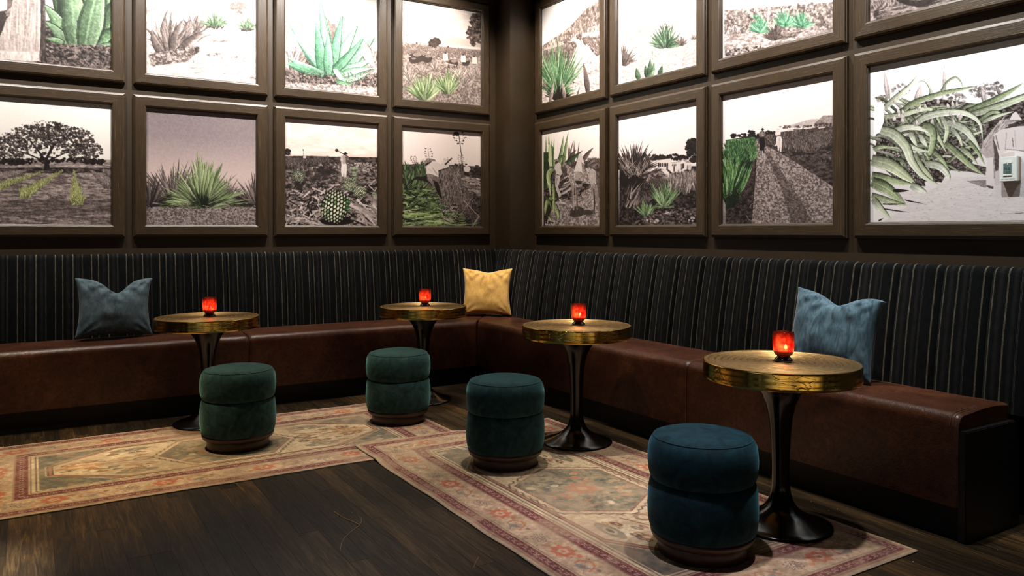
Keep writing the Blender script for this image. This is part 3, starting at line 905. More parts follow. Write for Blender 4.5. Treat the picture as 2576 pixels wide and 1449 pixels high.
    def strokes(s, n, st, l0, l1, a0, a1, w, cols, taper=True, a=1.0):
        Q = parse(st) if isinstance(st, str) else np.asarray(st, float)
        x0, y0 = Q.min(0); x1, y1 = Q.max(0)
        E_ = np.roll(Q, -1, 0)
        k = 0; tries = 0
        while k < n and tries < n * 6:
            tries += 1
            x, y = s.r.uniform(x0, x1), s.r.uniform(y0, y1)
            ins = False
            for (ax, ay), (bx, by) in zip(Q, E_):
                if (ay > y) != (by > y) and x < ax + (y - ay) * (bx - ax) / (by - ay): ins = not ins
            if not ins: continue
            k += 1
            an = math.radians(s.r.uniform(a0, a1)); L = s.r.uniform(l0, l1)
            c = s.r.choice(cols); j = s.r.uniform(.8, 1.15); c = [q * j for q in c]
            dx, dy = math.cos(an) * L, -math.sin(an) * L
            ww = w * s.r.uniform(.6, 1.3) / 2
            nx_, ny_ = -dy / L * ww, dx / L * ww
            e = 0.15 if taper else 1
            s.fillc(s.tr([(x + nx_, y + ny_), (x - nx_, y - ny_), (x + dx - nx_ * e, y + dy - ny_ * e), (x + dx + nx_ * e, y + dy + ny_ * e)]), c, a)
    def tufts(s, n, st, h0, h1, w, pal, k=6, spread=35):
        """small plants, drawn far to near"""
        Q = parse(st); x0, y0 = Q.min(0); x1, y1 = Q.max(0); E_ = np.roll(Q, -1, 0)
        ps = []
        while len(ps) < n:
            x, y = s.r.uniform(x0, x1), s.r.uniform(y0, y1); ins = False
            for (ax, ay), (bx, by) in zip(Q, E_):
                if (ay > y) != (by > y) and x < ax + (y - ay) * (bx - ax) / (by - ay): ins = not ins
            if ins: ps.append((y, x))
        ps.sort()
        for y, x in ps:
            f = (y - y0) / max(1, y1 - y0); h = h0 + (h1 - h0) * f; ww = w * (h / h1)
            for i in range(k):
                an = math.radians(90 + s.r.uniform(-spread, spread)); ca, cb = s.r.choice(pal)
                s.blade(x, y, x + math.cos(an) * h, y - math.sin(an) * h * s.r.uniform(.7, 1), ww, 0.03, ca, cb)
    def blobs(s, n, ells, r0, r1, cols, a=1.0, asp=0.8):
        for _ in range(n):
            cx, cy, rx, ry = s.r.choice(ells)
            an, q = s.r.uniform(0, 6.283), math.sqrt(s.r.random())
            x, y = cx + rx * q * math.cos(an), cy + ry * q * math.sin(an)
            r = s.r.uniform(r0, r1); c = s.r.choice(cols)
            m = 7
            s.fillc(s.tr([(x + r * s.r.uniform(.6, 1.2) * math.cos(6.283 * i / m), y + r * asp * s.r.uniform(.6, 1.2) * math.sin(6.283 * i / m)) for i in range(m)]), c, a)
    def ell(s, cx, cy, rx, ry, col, rot=0, a=1.0, m=16):
        c_, s_ = math.cos(math.radians(rot)), math.sin(math.radians(rot))
        s.fillc(s.tr([(cx + rx * math.cos(t_) * c_ - ry * math.sin(t_) * s_, cy + rx * math.cos(t_) * s_ + ry * math.sin(t_) * c_) for t_ in [6.2832 * i / m for i in range(m)]]), col, a)
    def line(s, st, w, col, a=1.0):
        Q = parse(st) if isinstance(st, str) else np.asarray(st, float)
        for (ax, ay), (bx, by) in zip(Q[:-1], Q[1:]):
            L = math.hypot(bx - ax, by - ay) + 1e-9; nx_, ny_ = -(by - ay) / L * w / 2, (bx - ax) / L * w / 2
            s.fillc(s.tr([(ax + nx_, ay + ny_), (ax - nx_, ay - ny_), (bx - nx_, by - ny_), (bx + nx_, by + ny_)]), col, a)
    def photo(s, sat=0.82, amt=1.0):
        g = s.a.mean(2, keepdims=True)
        s.a = g + (s.a - g) * sat
        for sc_, am in ((4, .30), (1.4, .40)):
            n = fnoise(s.rs, s.h, s.w, sc_ * 2, sc_ * 2, 2)[..., None] - .5
            s.a = s.a * (1 + am * amt * 2 * n * np.clip(1 - (g / 205) ** 2, 0, 1))
        s.a = np.clip(s.a, 0, 255).astype(np.float32)
    def grain(s, amt):
        s.a *= (1 + amt * (s.rs.rand(s.h, s.w, 1) - 0.5)).astype(np.float32)
    def colors(s, gain=1.0):
        S = s.S
        v = s.a.reshape(s.ny, S, s.nx, S, 3).mean((1, 3)) / 255.0
        v = np.clip(v, 0, 1)
        lin = np.where(v <= 0.04045, v / 12.92, ((v + 0.055) / 1.055) ** 2.4) * gain
        return lin
def grid_mesh(name, w, h, nx, ny, lin, upright=True, thick=0.0):
    """nx*ny points, row 0 at the top; upright: x right, z up, facing -y. flat: x, y, facing up"""
    xs = np.linspace(0, 1, nx); ys = np.linspace(0, 1, ny)
    X, Y = np.meshgrid(xs, ys)
    if upright: co = np.stack([(X - 0.5) * w, np.zeros_like(X), (1 - Y) * h], -1)
    else: co = np.stack([(X - 0.5) * w, (0.5 - Y) * h, np.zeros_like(X)], -1)
    co = co.reshape(-1, 3).astype(np.float32)
    i = np.arange((nx - 1) * (ny - 1)); r_, c_ = i // (nx - 1), i % (nx - 1)
    a = r_ * nx + c_
    f = np.stack([a, a + nx, a + nx + 1, a + 1], -1).astype(np.int32)
    me = bpy.data.meshes.new(name)
    me.vertices.add(len(co)); me.vertices.foreach_set('co', co.ravel())
    me.loops.add(f.size); me.loops.foreach_set('vertex_index', f.ravel())
    me.polygons.add(len(f)); me.polygons.foreach_set('loop_start', np.arange(0, f.size, 4, dtype=np.int32))
    me.update(calc_edges=True)
    at = me.color_attributes.new('ink', 'FLOAT_COLOR', 'POINT')
    rgba = np.ones((nx * ny, 4), np.float32); rgba[:, :3] = lin.reshape(-1, 3)
    at.data.foreach_set('color', rgba.ravel())
    me.update()
    return me
def T(v, k=1.0):
    return [15 + 217 * v ** 0.97, 11 + 205 * v ** 1.07, 11 + 199 * v ** 1.12]
BW = [(T(.62), T(.28)), (T(.5), T(.2)), (T(.75), T(.4))]
DRY = [T(.75), T(.6), T(.35), T(.12), T(.05)]
GRN = [((118, 148, 92), (48, 70, 38)), ((150, 172, 120), (70, 96, 55)), ((92, 122, 70), (36, 54, 28))]
ALL = '-4000,-4000 9000,-4000 9000,9000 -4000,9000'

# ---- lower row, left wall
def pic_tree(c):
    c.cr(0, 0, 2.337)
    c.grad([(0, (240, 234, 226)), (0.5, (236, 226, 214)), (1, (225, 212, 200))])
    c.P('-120,930 660,940 660,1400 -120,1400', T(.42))
    c.tex('-120,930 660,940 660,1000 -120,990', T(.45), T(.75), 30, 3)
    c.tex('-120,985 660,995 660,1400 -120,1400', T(.34), T(.66), 26, 6)
    c.tex('-120,1180 660,1170 660,1260 -120,1270', T(.2), T(.5), 50, 5, a=.7)
    c.tex('-120,985 660,985 660,1018 -120,1018', T(.05), T(.35), 18, 4)
    c.strokes(260, '-120,1010 660,1010 660,1320 -120,1320', 10, 45, -20, 20, 4, [T(.6), T(.2), T(.15), T(.7)], a=.6)
    el = [(300, 830, 270, 95), (280, 775, 150, 55), (60, 870, 110, 80), (500, 890, 100, 65), (180, 810, 140, 70), (420, 820, 130, 70), (-60, 880, 90, 70)]
    c.line('272,985 270,940 300,880 340,820', 16, T(.06)); c.line('270,945 220,880 180,830', 10, T(.06)); c.line('275,940 300,870 290,800', 9, T(.06)); c.line('275,950 380,900 470,880', 8, T(.06)); c.line('270,950 150,900 60,880', 8, T(.06))
    c.P('258,996 262,940 288,940 292,996', T(.06))
    c.blobs(1100, el, 5, 14, [T(.05), T(.1), T(.16), T(.2)], a=.85)
    c.blobs(900, [(q[0] - 6, q[1] - 16, q[2], q[3] * .9) for q in el], 2.5, 7, [T(.42), T(.32), T(.5), T(.25)], a=.7)
    c.blobs(190, el, 2.5, 6, [(236, 226, 214)], a=.7)
    c.blobs(160, [(300, 945, 260, 14), (90, 955, 100, 12), (560, 950, 60, 14)], 6, 16, [T(.05), T(.1)])
    for x0, y0, x1, y1, g in ((-90, 1150, 250, 1012, 1), (140, 1165, 365, 1008, 1), (452, 1205, 432, 1008, 1), (640, 1110, 535, 1010, 0), (-60, 1070, 150, 1008, 0), (700, 1060, 600, 1005, 0)):
        for i in range(26):
            f = 1 - i / 25; f = f ** 1.4
            x, y = x0 + (x1 - x0) * f, y0 + (y1 - y0) * f; h = 14 + 52 * (1 - f)
            pal = [((172, 172, 100), (92, 100, 44)), ((196, 192, 130), (120, 122, 60))] if g else [(T(.7), T(.4)), (T(.6), T(.3))]
            for k in range(9):
                an = math.radians(90 + c.r.uniform(-50, 50)); a_, b_ = c.r.choice(pal)
                c.blade(x + c.r.uniform(-.5, .5) * h, y, x + math.cos(an) * h * .7 + c.r.uniform(-.4, .4) * h, y - math.sin(an) * h, 6 * (h / 40), .05, a_, b_)
def pic_agave(c):
    c.cr(0, 0, 2.337)
    c.grad([(0, (124, 110, 112)), (0.22, (140, 122, 124)), (0.55, (204, 176, 168)), (1, (190, 165, 158))])
    c.P('840,1190 1520,1190 1520,1340 840,1340', T(.12))
    c.tex('840,1200 1520,1200 1520,1340 840,1340', T(.3), T(.74), 7, 3)
    c.rosette(1030, 1215, 360, 34, 58, 152, 26, [(T(.55), T(.2)), (T(.48), T(.14)), (T(.66), T(.3))], .05, .6, .55)
    c.rosette(880, 1215, 250, 20, 30, 130, 20, [(T(.35), T(.08)), (T(.5), T(.16))], .05, .6)
    c.rosette(1500, 1205, 230, 24, 60, 170, 18, [(T(.4), T(.1)), (T(.55), T(.2))], .05, .6)
    c.rosette(1330, 1200, 190, 20, 20, 120, 16, [(T(.5), T(.2)), (T(.4), T(.1))], .05, .6)
    c.P('880,1215 1000,1140 1400,1150 1500,1215', T(.06), .8)
    c.rosette(1190, 1218, 345, 64, 8, 172, 27, [((140, 156, 104), (52, 66, 36)), ((112, 132, 80), (38, 50, 26)), ((168, 178, 128), (84, 100, 58))], .04, .62, .55)
    c.rosette(1195, 1215, 350, 16, 66, 106, 34, [((178, 186, 134), (104, 122, 70)), ((150, 164, 112), (66, 84, 44))], .03, .8, .6)
    c.rosette(1190, 1222, 130, 26, 10, 170, 20, [((70, 88, 48), (16, 22, 12)), ((40, 54, 28), (10, 14, 8))], .05, .5)
    c.strokes(60, '880,1190 1500,1190 1500,1225 880,1225', 30, 110, -15, 25, 5, [T(.1), T(.6), (90, 104, 60)])
    c.strokes(700, '840,1222 1520,1222 1520,1325 840,1325', 7, 20, 40, 140, 3.2, [T(.8), T(.6), T(.7), T(.15), T(.5)])
def pina(c, cx, cy, rx, ry, rot, k, bright=1.0):
    c.ell(cx, cy, rx * 1.04, ry * 1.04, (12, 20, 12), rot, m=24)
    co, si = math.cos(math.radians(rot)), math.sin(math.radians(rot))
    for j in range(-k, k + 1):
        for i in range(-k, k + 1):
            u = (i + (0.5 if j % 2 else 0)) / k * 1.02; v = j / k * 0.94
            if u * u + v * v > .95: continue
            q = math.sqrt(max(0, 1 - u * u - v * v))
            X = math.sin(u * 1.25) / math.sin(1.25) * rx; Y = math.sin(v * 1.25) / math.sin(1.25) * ry
            s_ = (0.25 + 0.75 * q) * 0.48
            a_, b_ = rx / k * s_, ry / k * s_ * 1.35
            pts = [(X, Y - b_), (X + a_, Y - b_ * .1), (X + a_ * .6, Y + b_ * .8), (X - a_ * .6, Y + b_ * .8), (X - a_, Y - b_ * .1)]
            g = c.r.random()
            col = (232, 228, 190) if g < .72 else (190, 200, 146) if g < .9 else (104, 140, 84)
            lit = (0.6 + 0.4 * q) * bright
            c.fillc(c.tr([(cx + x * co - y * si, cy + x * si + y * co) for x, y in pts]), [z * lit for z in col])
def pic_harvest(c):
    c.cr(710, 290, 4.996)
    c.grad([(0, (240, 222, 210)), (.25, (238, 216, 203)), (.36, (226, 198, 184)), (1, (150, 130, 120))])
    c.tex('0,60 1250,60 1250,540 0,540', (224, 196, 182), (246, 230, 220), 60, 16, .3, .7, a=.75)
    c.P('0,512 400,510 700,530 1250,545 1250,1450 0,1450', T(.34))
    c.tex('0,512 1250,545 1250,1450 0,1450', T(.08), T(.55), 10, 6)
    c.P('0,512 1250,530 1250,600 0,650', T(.10))
    c.tex('0,512 1250,530 1250,640 0,680', T(.06), T(.34), 14, 6)
    c.tufts(150, '20,560 600,540 600,610 20,660', 40, 75, 9, [(T(.34), T(.08)), (T(.5), T(.14))], 5, 22)
    c.line('265,515 265,435', 5, T(.1)); c.ell(264, 436, 8, 8, T(.08)); c.P('262,515 300,515 300,540 262,540', T(.85))
    c.blobs(60, [(60, 460, 50, 36)], 8, 20, [T(.06), T(.12)])
    c.blobs(260, [(600, 660, 500, 50), (900, 660, 300, 50), (950, 620, 240, 26)], 5, 18, [T(.7), T(.3), T(.15), T(.82)], a=.8)
    c.strokes(500, '20,640 1200,600 1200,960 20,960', 15, 60, -60, 60, 6, [T(.08), T(.15), T(.5), T(.68), T(.3)], a=.85)
    c.blobs(180, [(420, 760, 150, 90), (230, 920, 160, 110), (560, 700, 120, 60)], 10, 34, [T(.07), T(.12), T(.2)], a=.7)
    c.strokes(280, '20,900 1200,860 1200,1400 20,1400', 50, 190, -50, 50, 17, [T(.78), T(.66), T(.52), T(.05), T(.08), T(.4)], False)
    c.strokes(150, '20,1000 1200,960 1200,1400 20,1400', 60, 170, -80, 80, 12, [T(.82), T(.7), T(.04), T(.06)], False)
    pina(c, 205, 760, 80, 70, 20, 5, .8)
    for q in ((905, 735, 44, 38, 0, 5), (862, 820, 85, 40, -10, 5), (850, 890, 100, 62, 20, 6), (970, 955, 88, 72, 10, 5), (1180, 1010, 60, 60, 0, 5)): pina(c, *q)
    c.blobs(50, [(905, 665, 40, 20)], 5, 12, [(120, 150, 100), T(.5)])
    c.ell(680, 1320, 230, 60, T(.04))
    pina(c, 662, 1145, 168, 200, 28, 5)
    c.blobs(26, [(830, 1150, 26, 90)], 8, 18, [(44, 110, 52), (28, 80, 36)])
    c.strokes(26, '820,1060 1200,1000 1200,1380 860,1380', 90, 230, -50, -10, 40, [T(.8), T(.7), T(.62)], True)
    c.strokes(26, '30,1180 420,1160 480,1380 30,1380', 80, 220, -45, 40, 26, [T(.8), T(.66), T(.5)], True)
    # man walking away with a long-handled blade on the shoulder
    c.P('742,610 806,610 812,690 802,775 778,780 776,690 766,768 744,772 738,690', T(.93))
    c.line('774,640 774,760', 5, T(.45))
    c.P('738,510 760,498 800,498 826,514 832,560 816,566 812,612 738,612 736,570 726,562', T(.66))
    c.P('736,512 760,500 760,612 738,612', T(.78)); c.P('796,520 826,514 816,612 800,612', T(.3))
    c.line('690,445 880,550', 9, T(.08)); c.ell(684, 441, 22, 20, T(.07))
    c.ell(793, 485, 30, 11, T(.07)); c.P('778,484 784,462 802,462 808,484', T(.08))
def pic_cutter(c):
    c.cr(1000, 310, 5.368)
    c.grad([(0, (236, 218, 212)), (.4, (232, 212, 206)), (1, (150, 130, 122))])
    c.P('0,560 350,550 700,560 1150,590 1150,1450 0,1450', T(.10))
    c.tex('0,560 1150,600 1150,1450 0,1450', T(.05), T(.38), 9, 7)
    def stalk(x0, y0, x1, y1, n, w, r):
        c.line([(x0, y0), (x1, y1)], w, T(.1))
        for i in range(n):
            f = i / n; x, y = x0 + (x1 - x0) * f, y0 + (y1 - y0) * f
            for sd in (-1, 1):
                L = (30 + 44 * math.sin(math.pi * min(1, f * 1.1 + .15))) * r
                c.line([(x, y), (x + sd * L * .9, y - L * .12)], w * .35, T(.25))
                c.blobs(5, [(x + sd * L, y - L * .2, 16 * r, 10 * r)], 5 * r, 12 * r, [T(.08), T(.2)])
    stalk(825, 150, 885, 610, 0, 9, 1); stalk(825, 140, 848, 320, 5, 6, 1.0)
    c.blobs(26, [(795, 145, 30, 22)], 8, 18, [T(.08)])
    stalk(412, 352, 440, 560, 6, 4, .62); stalk(214, 455, 240, 580, 5, 4, .5); stalk(850, 440, 868, 600, 6, 4, .5)
    c.blobs(40, [(660, 500, 40, 40)], 4, 9, [T(.55), T(.65)], a=.7)
    c.blobs(120, [(820, 590, 60, 40), (1010, 620, 110, 50), (1060, 680, 80, 70)], 10, 26, [T(.06), T(.12), T(.2)])
    c.tufts(60, '40,760 380,700 380,900 40,1000', 260, 300, 34, [((84, 106, 62), (20, 30, 16)), ((120, 142, 92), (36, 50, 26)), ((44, 58, 32), (10, 16, 8))], 3, 24)
    # dry grass
    c.strokes(900, '560,640 860,640 960,760 1000,1180 620,1230 540,900', 60, 200, 55, 118, 4, [T(.72), T(.6), T(.45), T(.3), T(.8)], a=.75)
    c.strokes(500, '330,830 560,900 640,1150 450,1150', 40, 140, 20, 160, 4, [T(.5), T(.62), T(.25), T(.15)], a=.8)
    c.strokes(420, '860,760 1110,860 1110,1380 760,1380', 60, 170, 0, 180, 5, [T(.06), T(.1), T(.45), T(.6), T(.3)], a=.85)
    c.strokes(36, '850,700 1110,740 1110,1000 860,860', 150, 300, -26, 2, 12, [T(.85), T(.7), T(.6)], True)
    c.line('1000,1010 920,1130', 6, T(.75)); c.line('890,1040 1110,1270', 7, T(.8)); c.line('1100,1250 1010,1390', 12, T(.75))
    # cut green leaves in front
    c.strokes(420, '40,880 360,860 600,1210 820,1390 40,1390', 90, 260, -40, 55, 22, [(122, 144, 86), (92, 114, 62), (150, 168, 112), (22, 32, 16), (14, 20, 10), (60, 80, 40)], True)
    c.strokes(120, '40,1180 640,1200 840,1390 40,1390', 150, 380, -14, 16, 20, [(140, 160, 96), (104, 128, 66), (168, 182, 124), (20, 28, 14)], True)
    c.strokes(90, '560,1080 800,1080 820,1330 600,1330', 30, 90, -60, 60, 14, [T(.75), T(.55), T(.1)], True)
    # man bending forward, machete raised
    c.P('400,690 350,720 250,720 190,770 175,815 240,760 330,775 420,800 500,860', T(.05))
    c.P('400,670 545,700 560,800 590,880 612,935 606,1020 585,1020 540,930 490,850 400,760', T(.42))
    c.P('480,770 550,800 575,900 606,1020 585,1022 520,900', T(.06)); c.P('395,690 480,700 470,770 420,760', T(.55))
    c.P('372,560 430,520 540,530 590,560 690,520 708,540 690,590 600,625 556,640 552,730 470,690 385,680', T(.9))
    c.P('545,640 690,592 660,610 560,655', T(.1)); c.line('380,600 390,670', 14, T(.5)); c.line('470,600 540,700', 10, T(.6)); c.line('410,610 470,660', 6, T(.7))
    c.P('356,560 366,505 420,478 500,484 525,520 470,515 400,540 372,580', T(.5)); c.P('366,560 400,535 470,515 440,540 380,585', T(.1))
    c.line('640,562 735,472', 20, T(.08)); c.line('690,520 735,474', 12, T(.3))
    # second man far behind
    c.P('890,600 930,570 975,590 985,625 955,665 905,655', T(.9)); c.P('900,660 960,665 975,720 900,700', T(.08)); c.ell(925, 556, 16, 10, T(.1))
# ---- lower row, right wall
def pic_donkey(c):
    c.cr(1360, 300, 5.175)
    c.grad([(0, (238, 222, 216)), (.4, (234, 216, 210)), (1, (190, 170, 162))])
    c.P('40,560 800,540 800,1450 40,1450', T(.16))
    c.tex('40,560 800,560 800,1000 40,1000', T(.05), T(.42), 9, 6)
    c.tufts(40, '620,560 800,560 800,600 620,600', 60, 120, 12, [(T(.4), T(.14)), (T(.55), T(.2))], 4, 25)
    for q in ((340, 620, 430, 270, 30, 0), (390, 640, 350, 320, 34, 0), (420, 600, 370, 340, 30, 0), (470, 600, 505, 275, 22, 0), (440, 610, 436, 270, 26, .0), (540, 560, 690, 368, 60, -.08), (600, 640, 780, 560, 60, -.1), (600, 600, 730, 490, 40, 0), (380, 640, 560, 560, 60, .12), (620, 640, 770, 690, 60, .1)):
        c.blade(*q, T(.5), T(.2))
    c.blade(400, 560, 470, 395, 60, -.3, T(.35), T(.15))
    # ground
    c.P('180,1080 420,1000 800,820 800,1450 40,1450', T(.62))
    c.tex('180,1090 440,1000 800,830 800,1450 40,1450', T(.38), T(.76), 9, 5)
    c.strokes(120, '200,1150 780,1000 780,1380 200,1380', 15, 60, -25, 25, 5, [T(.3), T(.8), T(.4)], a=.6)
    for q in ((480, 1200, 90, 70), (600, 1210, 110, 34), (440, 1230, 60, 44)): c.ell(*q, T(.22))
    c.blobs(50, [(300, 1000, 140, 60), (520, 960, 60, 40)], 8, 24, [T(.05), T(.1), T(.5)])
    # big green leaves on the left edge
    for q in ((90, 900, 70, 210, 44, 0), (130, 620, 105, 190, 40, 0), (150, 600, 180, 240, 26, .02), (120, 640, 150, 250, 24, 0), (230, 640, 300, 205, 52, .03), (290, 640, 365, 150, 46, -.02), (180, 640, 130, 330, 40, 0)):
        c.blade(*q, (172, 186, 128), (70, 98, 50))
    c.P('40,430 100,430 108,700 60,900 40,900', (34, 56, 26)); c.P('100,330 150,330 165,610 112,610', (188, 196, 146)); c.P('140,330 175,380 165,610 150,600', (64, 92, 46))
    c.blade(325, 575, 552, 405, 60, .02, (70, 92, 56), (30, 46, 24)); c.blade(230, 520, 340, 500, 40, -.45, (110, 136, 80), (40, 60, 30)); c.blade(265, 650, 310, 560, 30, 0, (130, 150, 98), (70, 92, 54))
    c.strokes(26, '240,780 380,740 400,960 250,980', 70, 190, 15, 40, 22, [T(.75), T(.5), T(.12)], True)
    c.blade(255, 975, 405, 880, 36, .12, T(.86), T(.6))
    # donkey with a pannier
    c.P('300,560 330,575 420,650 470,640 560,640 640,630 700,660 730,720 735,800 720,850 735,960 765,1080 780,1240 748,1250 735,1090 700,990 712,1120 705,1210 680,1220 690,1080 660,900 600,850 520,890 480,890 470,960 485,1100 488,1170 468,1180 462,1080 440,900 420,880 432,1010 440,1160 418,1190 410,1060 405,900 370,800 350,700 330,690 300,700 262,690 280,620 320,590', T(.5))
    c.tex('300,560 330,575 420,650 470,640 560,640 640,630 700,660 730,720 735,800 720,850 660,890 600,850 480,880 420,870 370,790 350,700 330,690 290,690 280,620', T(.38), T(.78), 7, 6)
    c.P('280,620 320,600 345,690 330,760 300,700 268,700', T(.28)); c.P('300,540 322,570 316,600', T(.6)); c.P('322,535 345,590 330,610', T(.4))
    c.P('720,700 760,770 775,1000 770,1030 745,1010 735,880', T(.32)); c.P('640,650 712,690 722,800 650,860 620,760', T(.68)); c.P('550,830 660,850 600,880 540,880', T(.1))
    c.line('738,940 752,1090 768,1240', 15, T(.5)); c.line('690,900 703,1060 694,1210', 15, T(.18)); c.line('425,880 431,1180', 15, T(.66)); c.line('470,880 479,1160', 13, T(.3))
    c.P('500,450 535,450 575,590 560,700 545,790 490,820 440,780 430,690 470,560', T(.84)); c.P('440,700 490,680 550,700 545,780 490,810 445,770', T(.62)); c.line('430,700 470,684 520,690 548,725', 6, T(.25)); c.line('440,780 480,798 548,740', 6, T(.25)); c.P('530,560 575,590 560,700 545,700', T(.5)); c.P('440,800 545,800 520,850 470,840', T(.15))
    # man stooping at the plants
    c.P('178,640 195,585 240,560 270,600 262,640 285,700 262,735 225,715 195,725 205,690', T(.82)); c.ell(208, 536, 34, 14, T(.5)); c.P('190,532 198,516 225,518 232,534', T(.55)); c.P('190,545 225,548 215,580 196,585', T(.15))
    c.P('195,725 258,735 250,800 230,880 268,990 240,1020 200,905 190,850', T(.8)); c.P('232,1030 268,1040 270,1075 325,1085 320,1105 270,1095', T(.86)); c.line('215,760 205,860', 10, T(.55))
    # leaf in the foreground
    LG = ((206, 208, 150), (112, 136, 72))
    c.ribbon('170,650 120,690 105,770 125,880 128,1010', 62, *LG); c.ribbon('168,840 175,960 172,1120 165,1280', 34, *LG); c.ribbon('160,1030 100,1060 70,1150 58,1260', 54, *LG); c.ribbon('185,1100 215,1180 235,1260 215,1340', 44, *LG); c.ribbon('105,1260 130,1300 150,1335', 30, *LG); c.ribbon('70,1000 130,1100 150,1200', 30, (120, 140, 84), (50, 74, 36))
    c.P('60,1330 190,1310 190,1370 60,1370', T(.82)); c.blobs(20, [(120, 1345, 60, 18)], 6, 14, [T(.2)])
def pic_hacienda(c):
    c.cr(1550, 250, 4.527)
    c.grad([(0, (232, 218, 216)), (.5, (230, 214, 210)), (1, (60, 50, 50))])
    c.P('40,760 950,760 950,1450 40,1450', T(.05))
    c.tex('40,800 950,780 950,1450 40,1450', T(.02), T(.26), 8, 5)
    c.blobs(220, [(440, 665, 40, 34), (520, 660, 40, 26), (340, 690, 60, 80), (660, 660, 90, 34), (760, 670, 60, 24)], 8, 24, [T(.03), T(.08)])
    c.blobs(300, [(880, 520, 80, 70), (900, 610, 90, 110), (860, 560, 60, 60)], 10, 28, [T(.02), T(.05), T(.1)])
    # white house
    c.P('366,745 400,705 475,690 625,672 630,720 715,708 762,675 850,718 855,760 850,830 640,840 600,800 500,790 360,830', T(.93))
    c.P('762,672 850,718 800,722 760,690', T(.6)); c.P('715,708 762,676 748,700 720,720', T(.7)); c.line('475,692 625,674', 6, T(.6)); c.line('630,722 715,710', 6, T(.5))
    for i in range(6):
        x = 478 + i * 20; c.P([(x, 768), (x, 732), (x + 5, 722), (x + 11, 722), (x + 15, 732), (x + 15, 766)], T(.1))
    c.P('572,770 590,768 590,802 572,802', T(.1)); c.P('652,760 666,756 666,822 652,824', T(.12)); c.P('736,735 776,728 776,778 738,806', T(.18)); c.P('740,738 750,736 750,770 742,790', T(.5))
    for x in (432, 448): c.P([(x, 760), (x + 9, 758), (x + 9, 792), (x, 795)], T(.25))
    for x in (636, 654, 672): c.P([(x, 760), (x, 740), (x + 6, 734), (x + 12, 740), (x + 12, 756)], T(.3))
    c.P('510,800 560,790 620,850 610,890 540,910 505,890', T(.9)); c.P('290,900 500,830 520,860 400,920', T(.5)); c.tex('290,880 520,810 600,900 480,960 300,960', T(.12), T(.6), 10, 5); c.P('800,760 850,740 850,830 800,840', T(.8)); c.line('810,750 810,830', 8, T(.25))
    c.blobs(120, [(820, 830, 80, 30), (700, 850, 60, 20)], 6, 16, [T(.08), T(.4), T(.2)])
    c.tufts(46, '560,960 920,900 920,1080 600,1100', 150, 220, 22, [(T(.66), T(.3)), (T(.5), T(.15)), (T(.78), T(.4))], 5, 24)
    c.tufts(24, '380,980 560,960 560,1040 380,1040', 90, 140, 16, [(T(.4), T(.1)), (T(.25), T(.06))], 5, 30)
    # dark agave
    c.rosette(200, 850, 430, 60, 22, 158, 34, [(T(.16), T(.04)), (T(.08), T(.02)), (T(.34), T(.06))], .03, .62, .62)
    c.ell(185, 900, 150, 130, T(.03)); c.strokes(60, '80,760 380,760 330,900 120,900', 90, 190, 40, 140, 12, [T(.6), T(.1), T(.45)], True)
    c.blade(280, 890, 510, 765, 26, .03, T(.3), T(.08)); c.blade(300, 850, 410, 770, 20, 0, T(.75), T(.4))
    c.strokes(40, '80,1020 230,1000 240,1230 80,1300', 90, 190, 50, 85, 14, [T(.6), T(.1), T(.4)], True)
    c.rosette(350, 1160, 130, 14, 30, 150, 14, [(T(.5), T(.15))], .05, .6)
    c.rosette(545, 1225, 345, 26, 40, 138, 30, [((140, 164, 112), (52, 76, 42)), ((168, 186, 140), (84, 110, 68)), ((104, 130, 80), (34, 54, 28))], .03, .65, .72)
    c.rosette(550, 1225, 170, 14, -20, 200, 20, [((150, 172, 124), (70, 94, 54))], .05, .6, .4)
    c.rosette(340, 1340, 225, 18, 40, 140, 28, [((150, 172, 122), (62, 88, 48)), ((118, 144, 92), (44, 66, 34))], .03, .65, .75)
    c.tex('430,1280 950,1200 950,1450 100,1450 250,1380', T(.03), T(.45), 9, 4)
    c.strokes(130, '260,1300 930,1240 930,1410 200,1410', 10, 40, -40, 40, 5, [T(.5), T(.65), T(.08)], a=.8)
    c.blobs(26, [(600, 1290, 60, 20), (400, 1380, 80, 20), (840, 1370, 80, 30)], 6, 16, [T(.8), T(.65)])
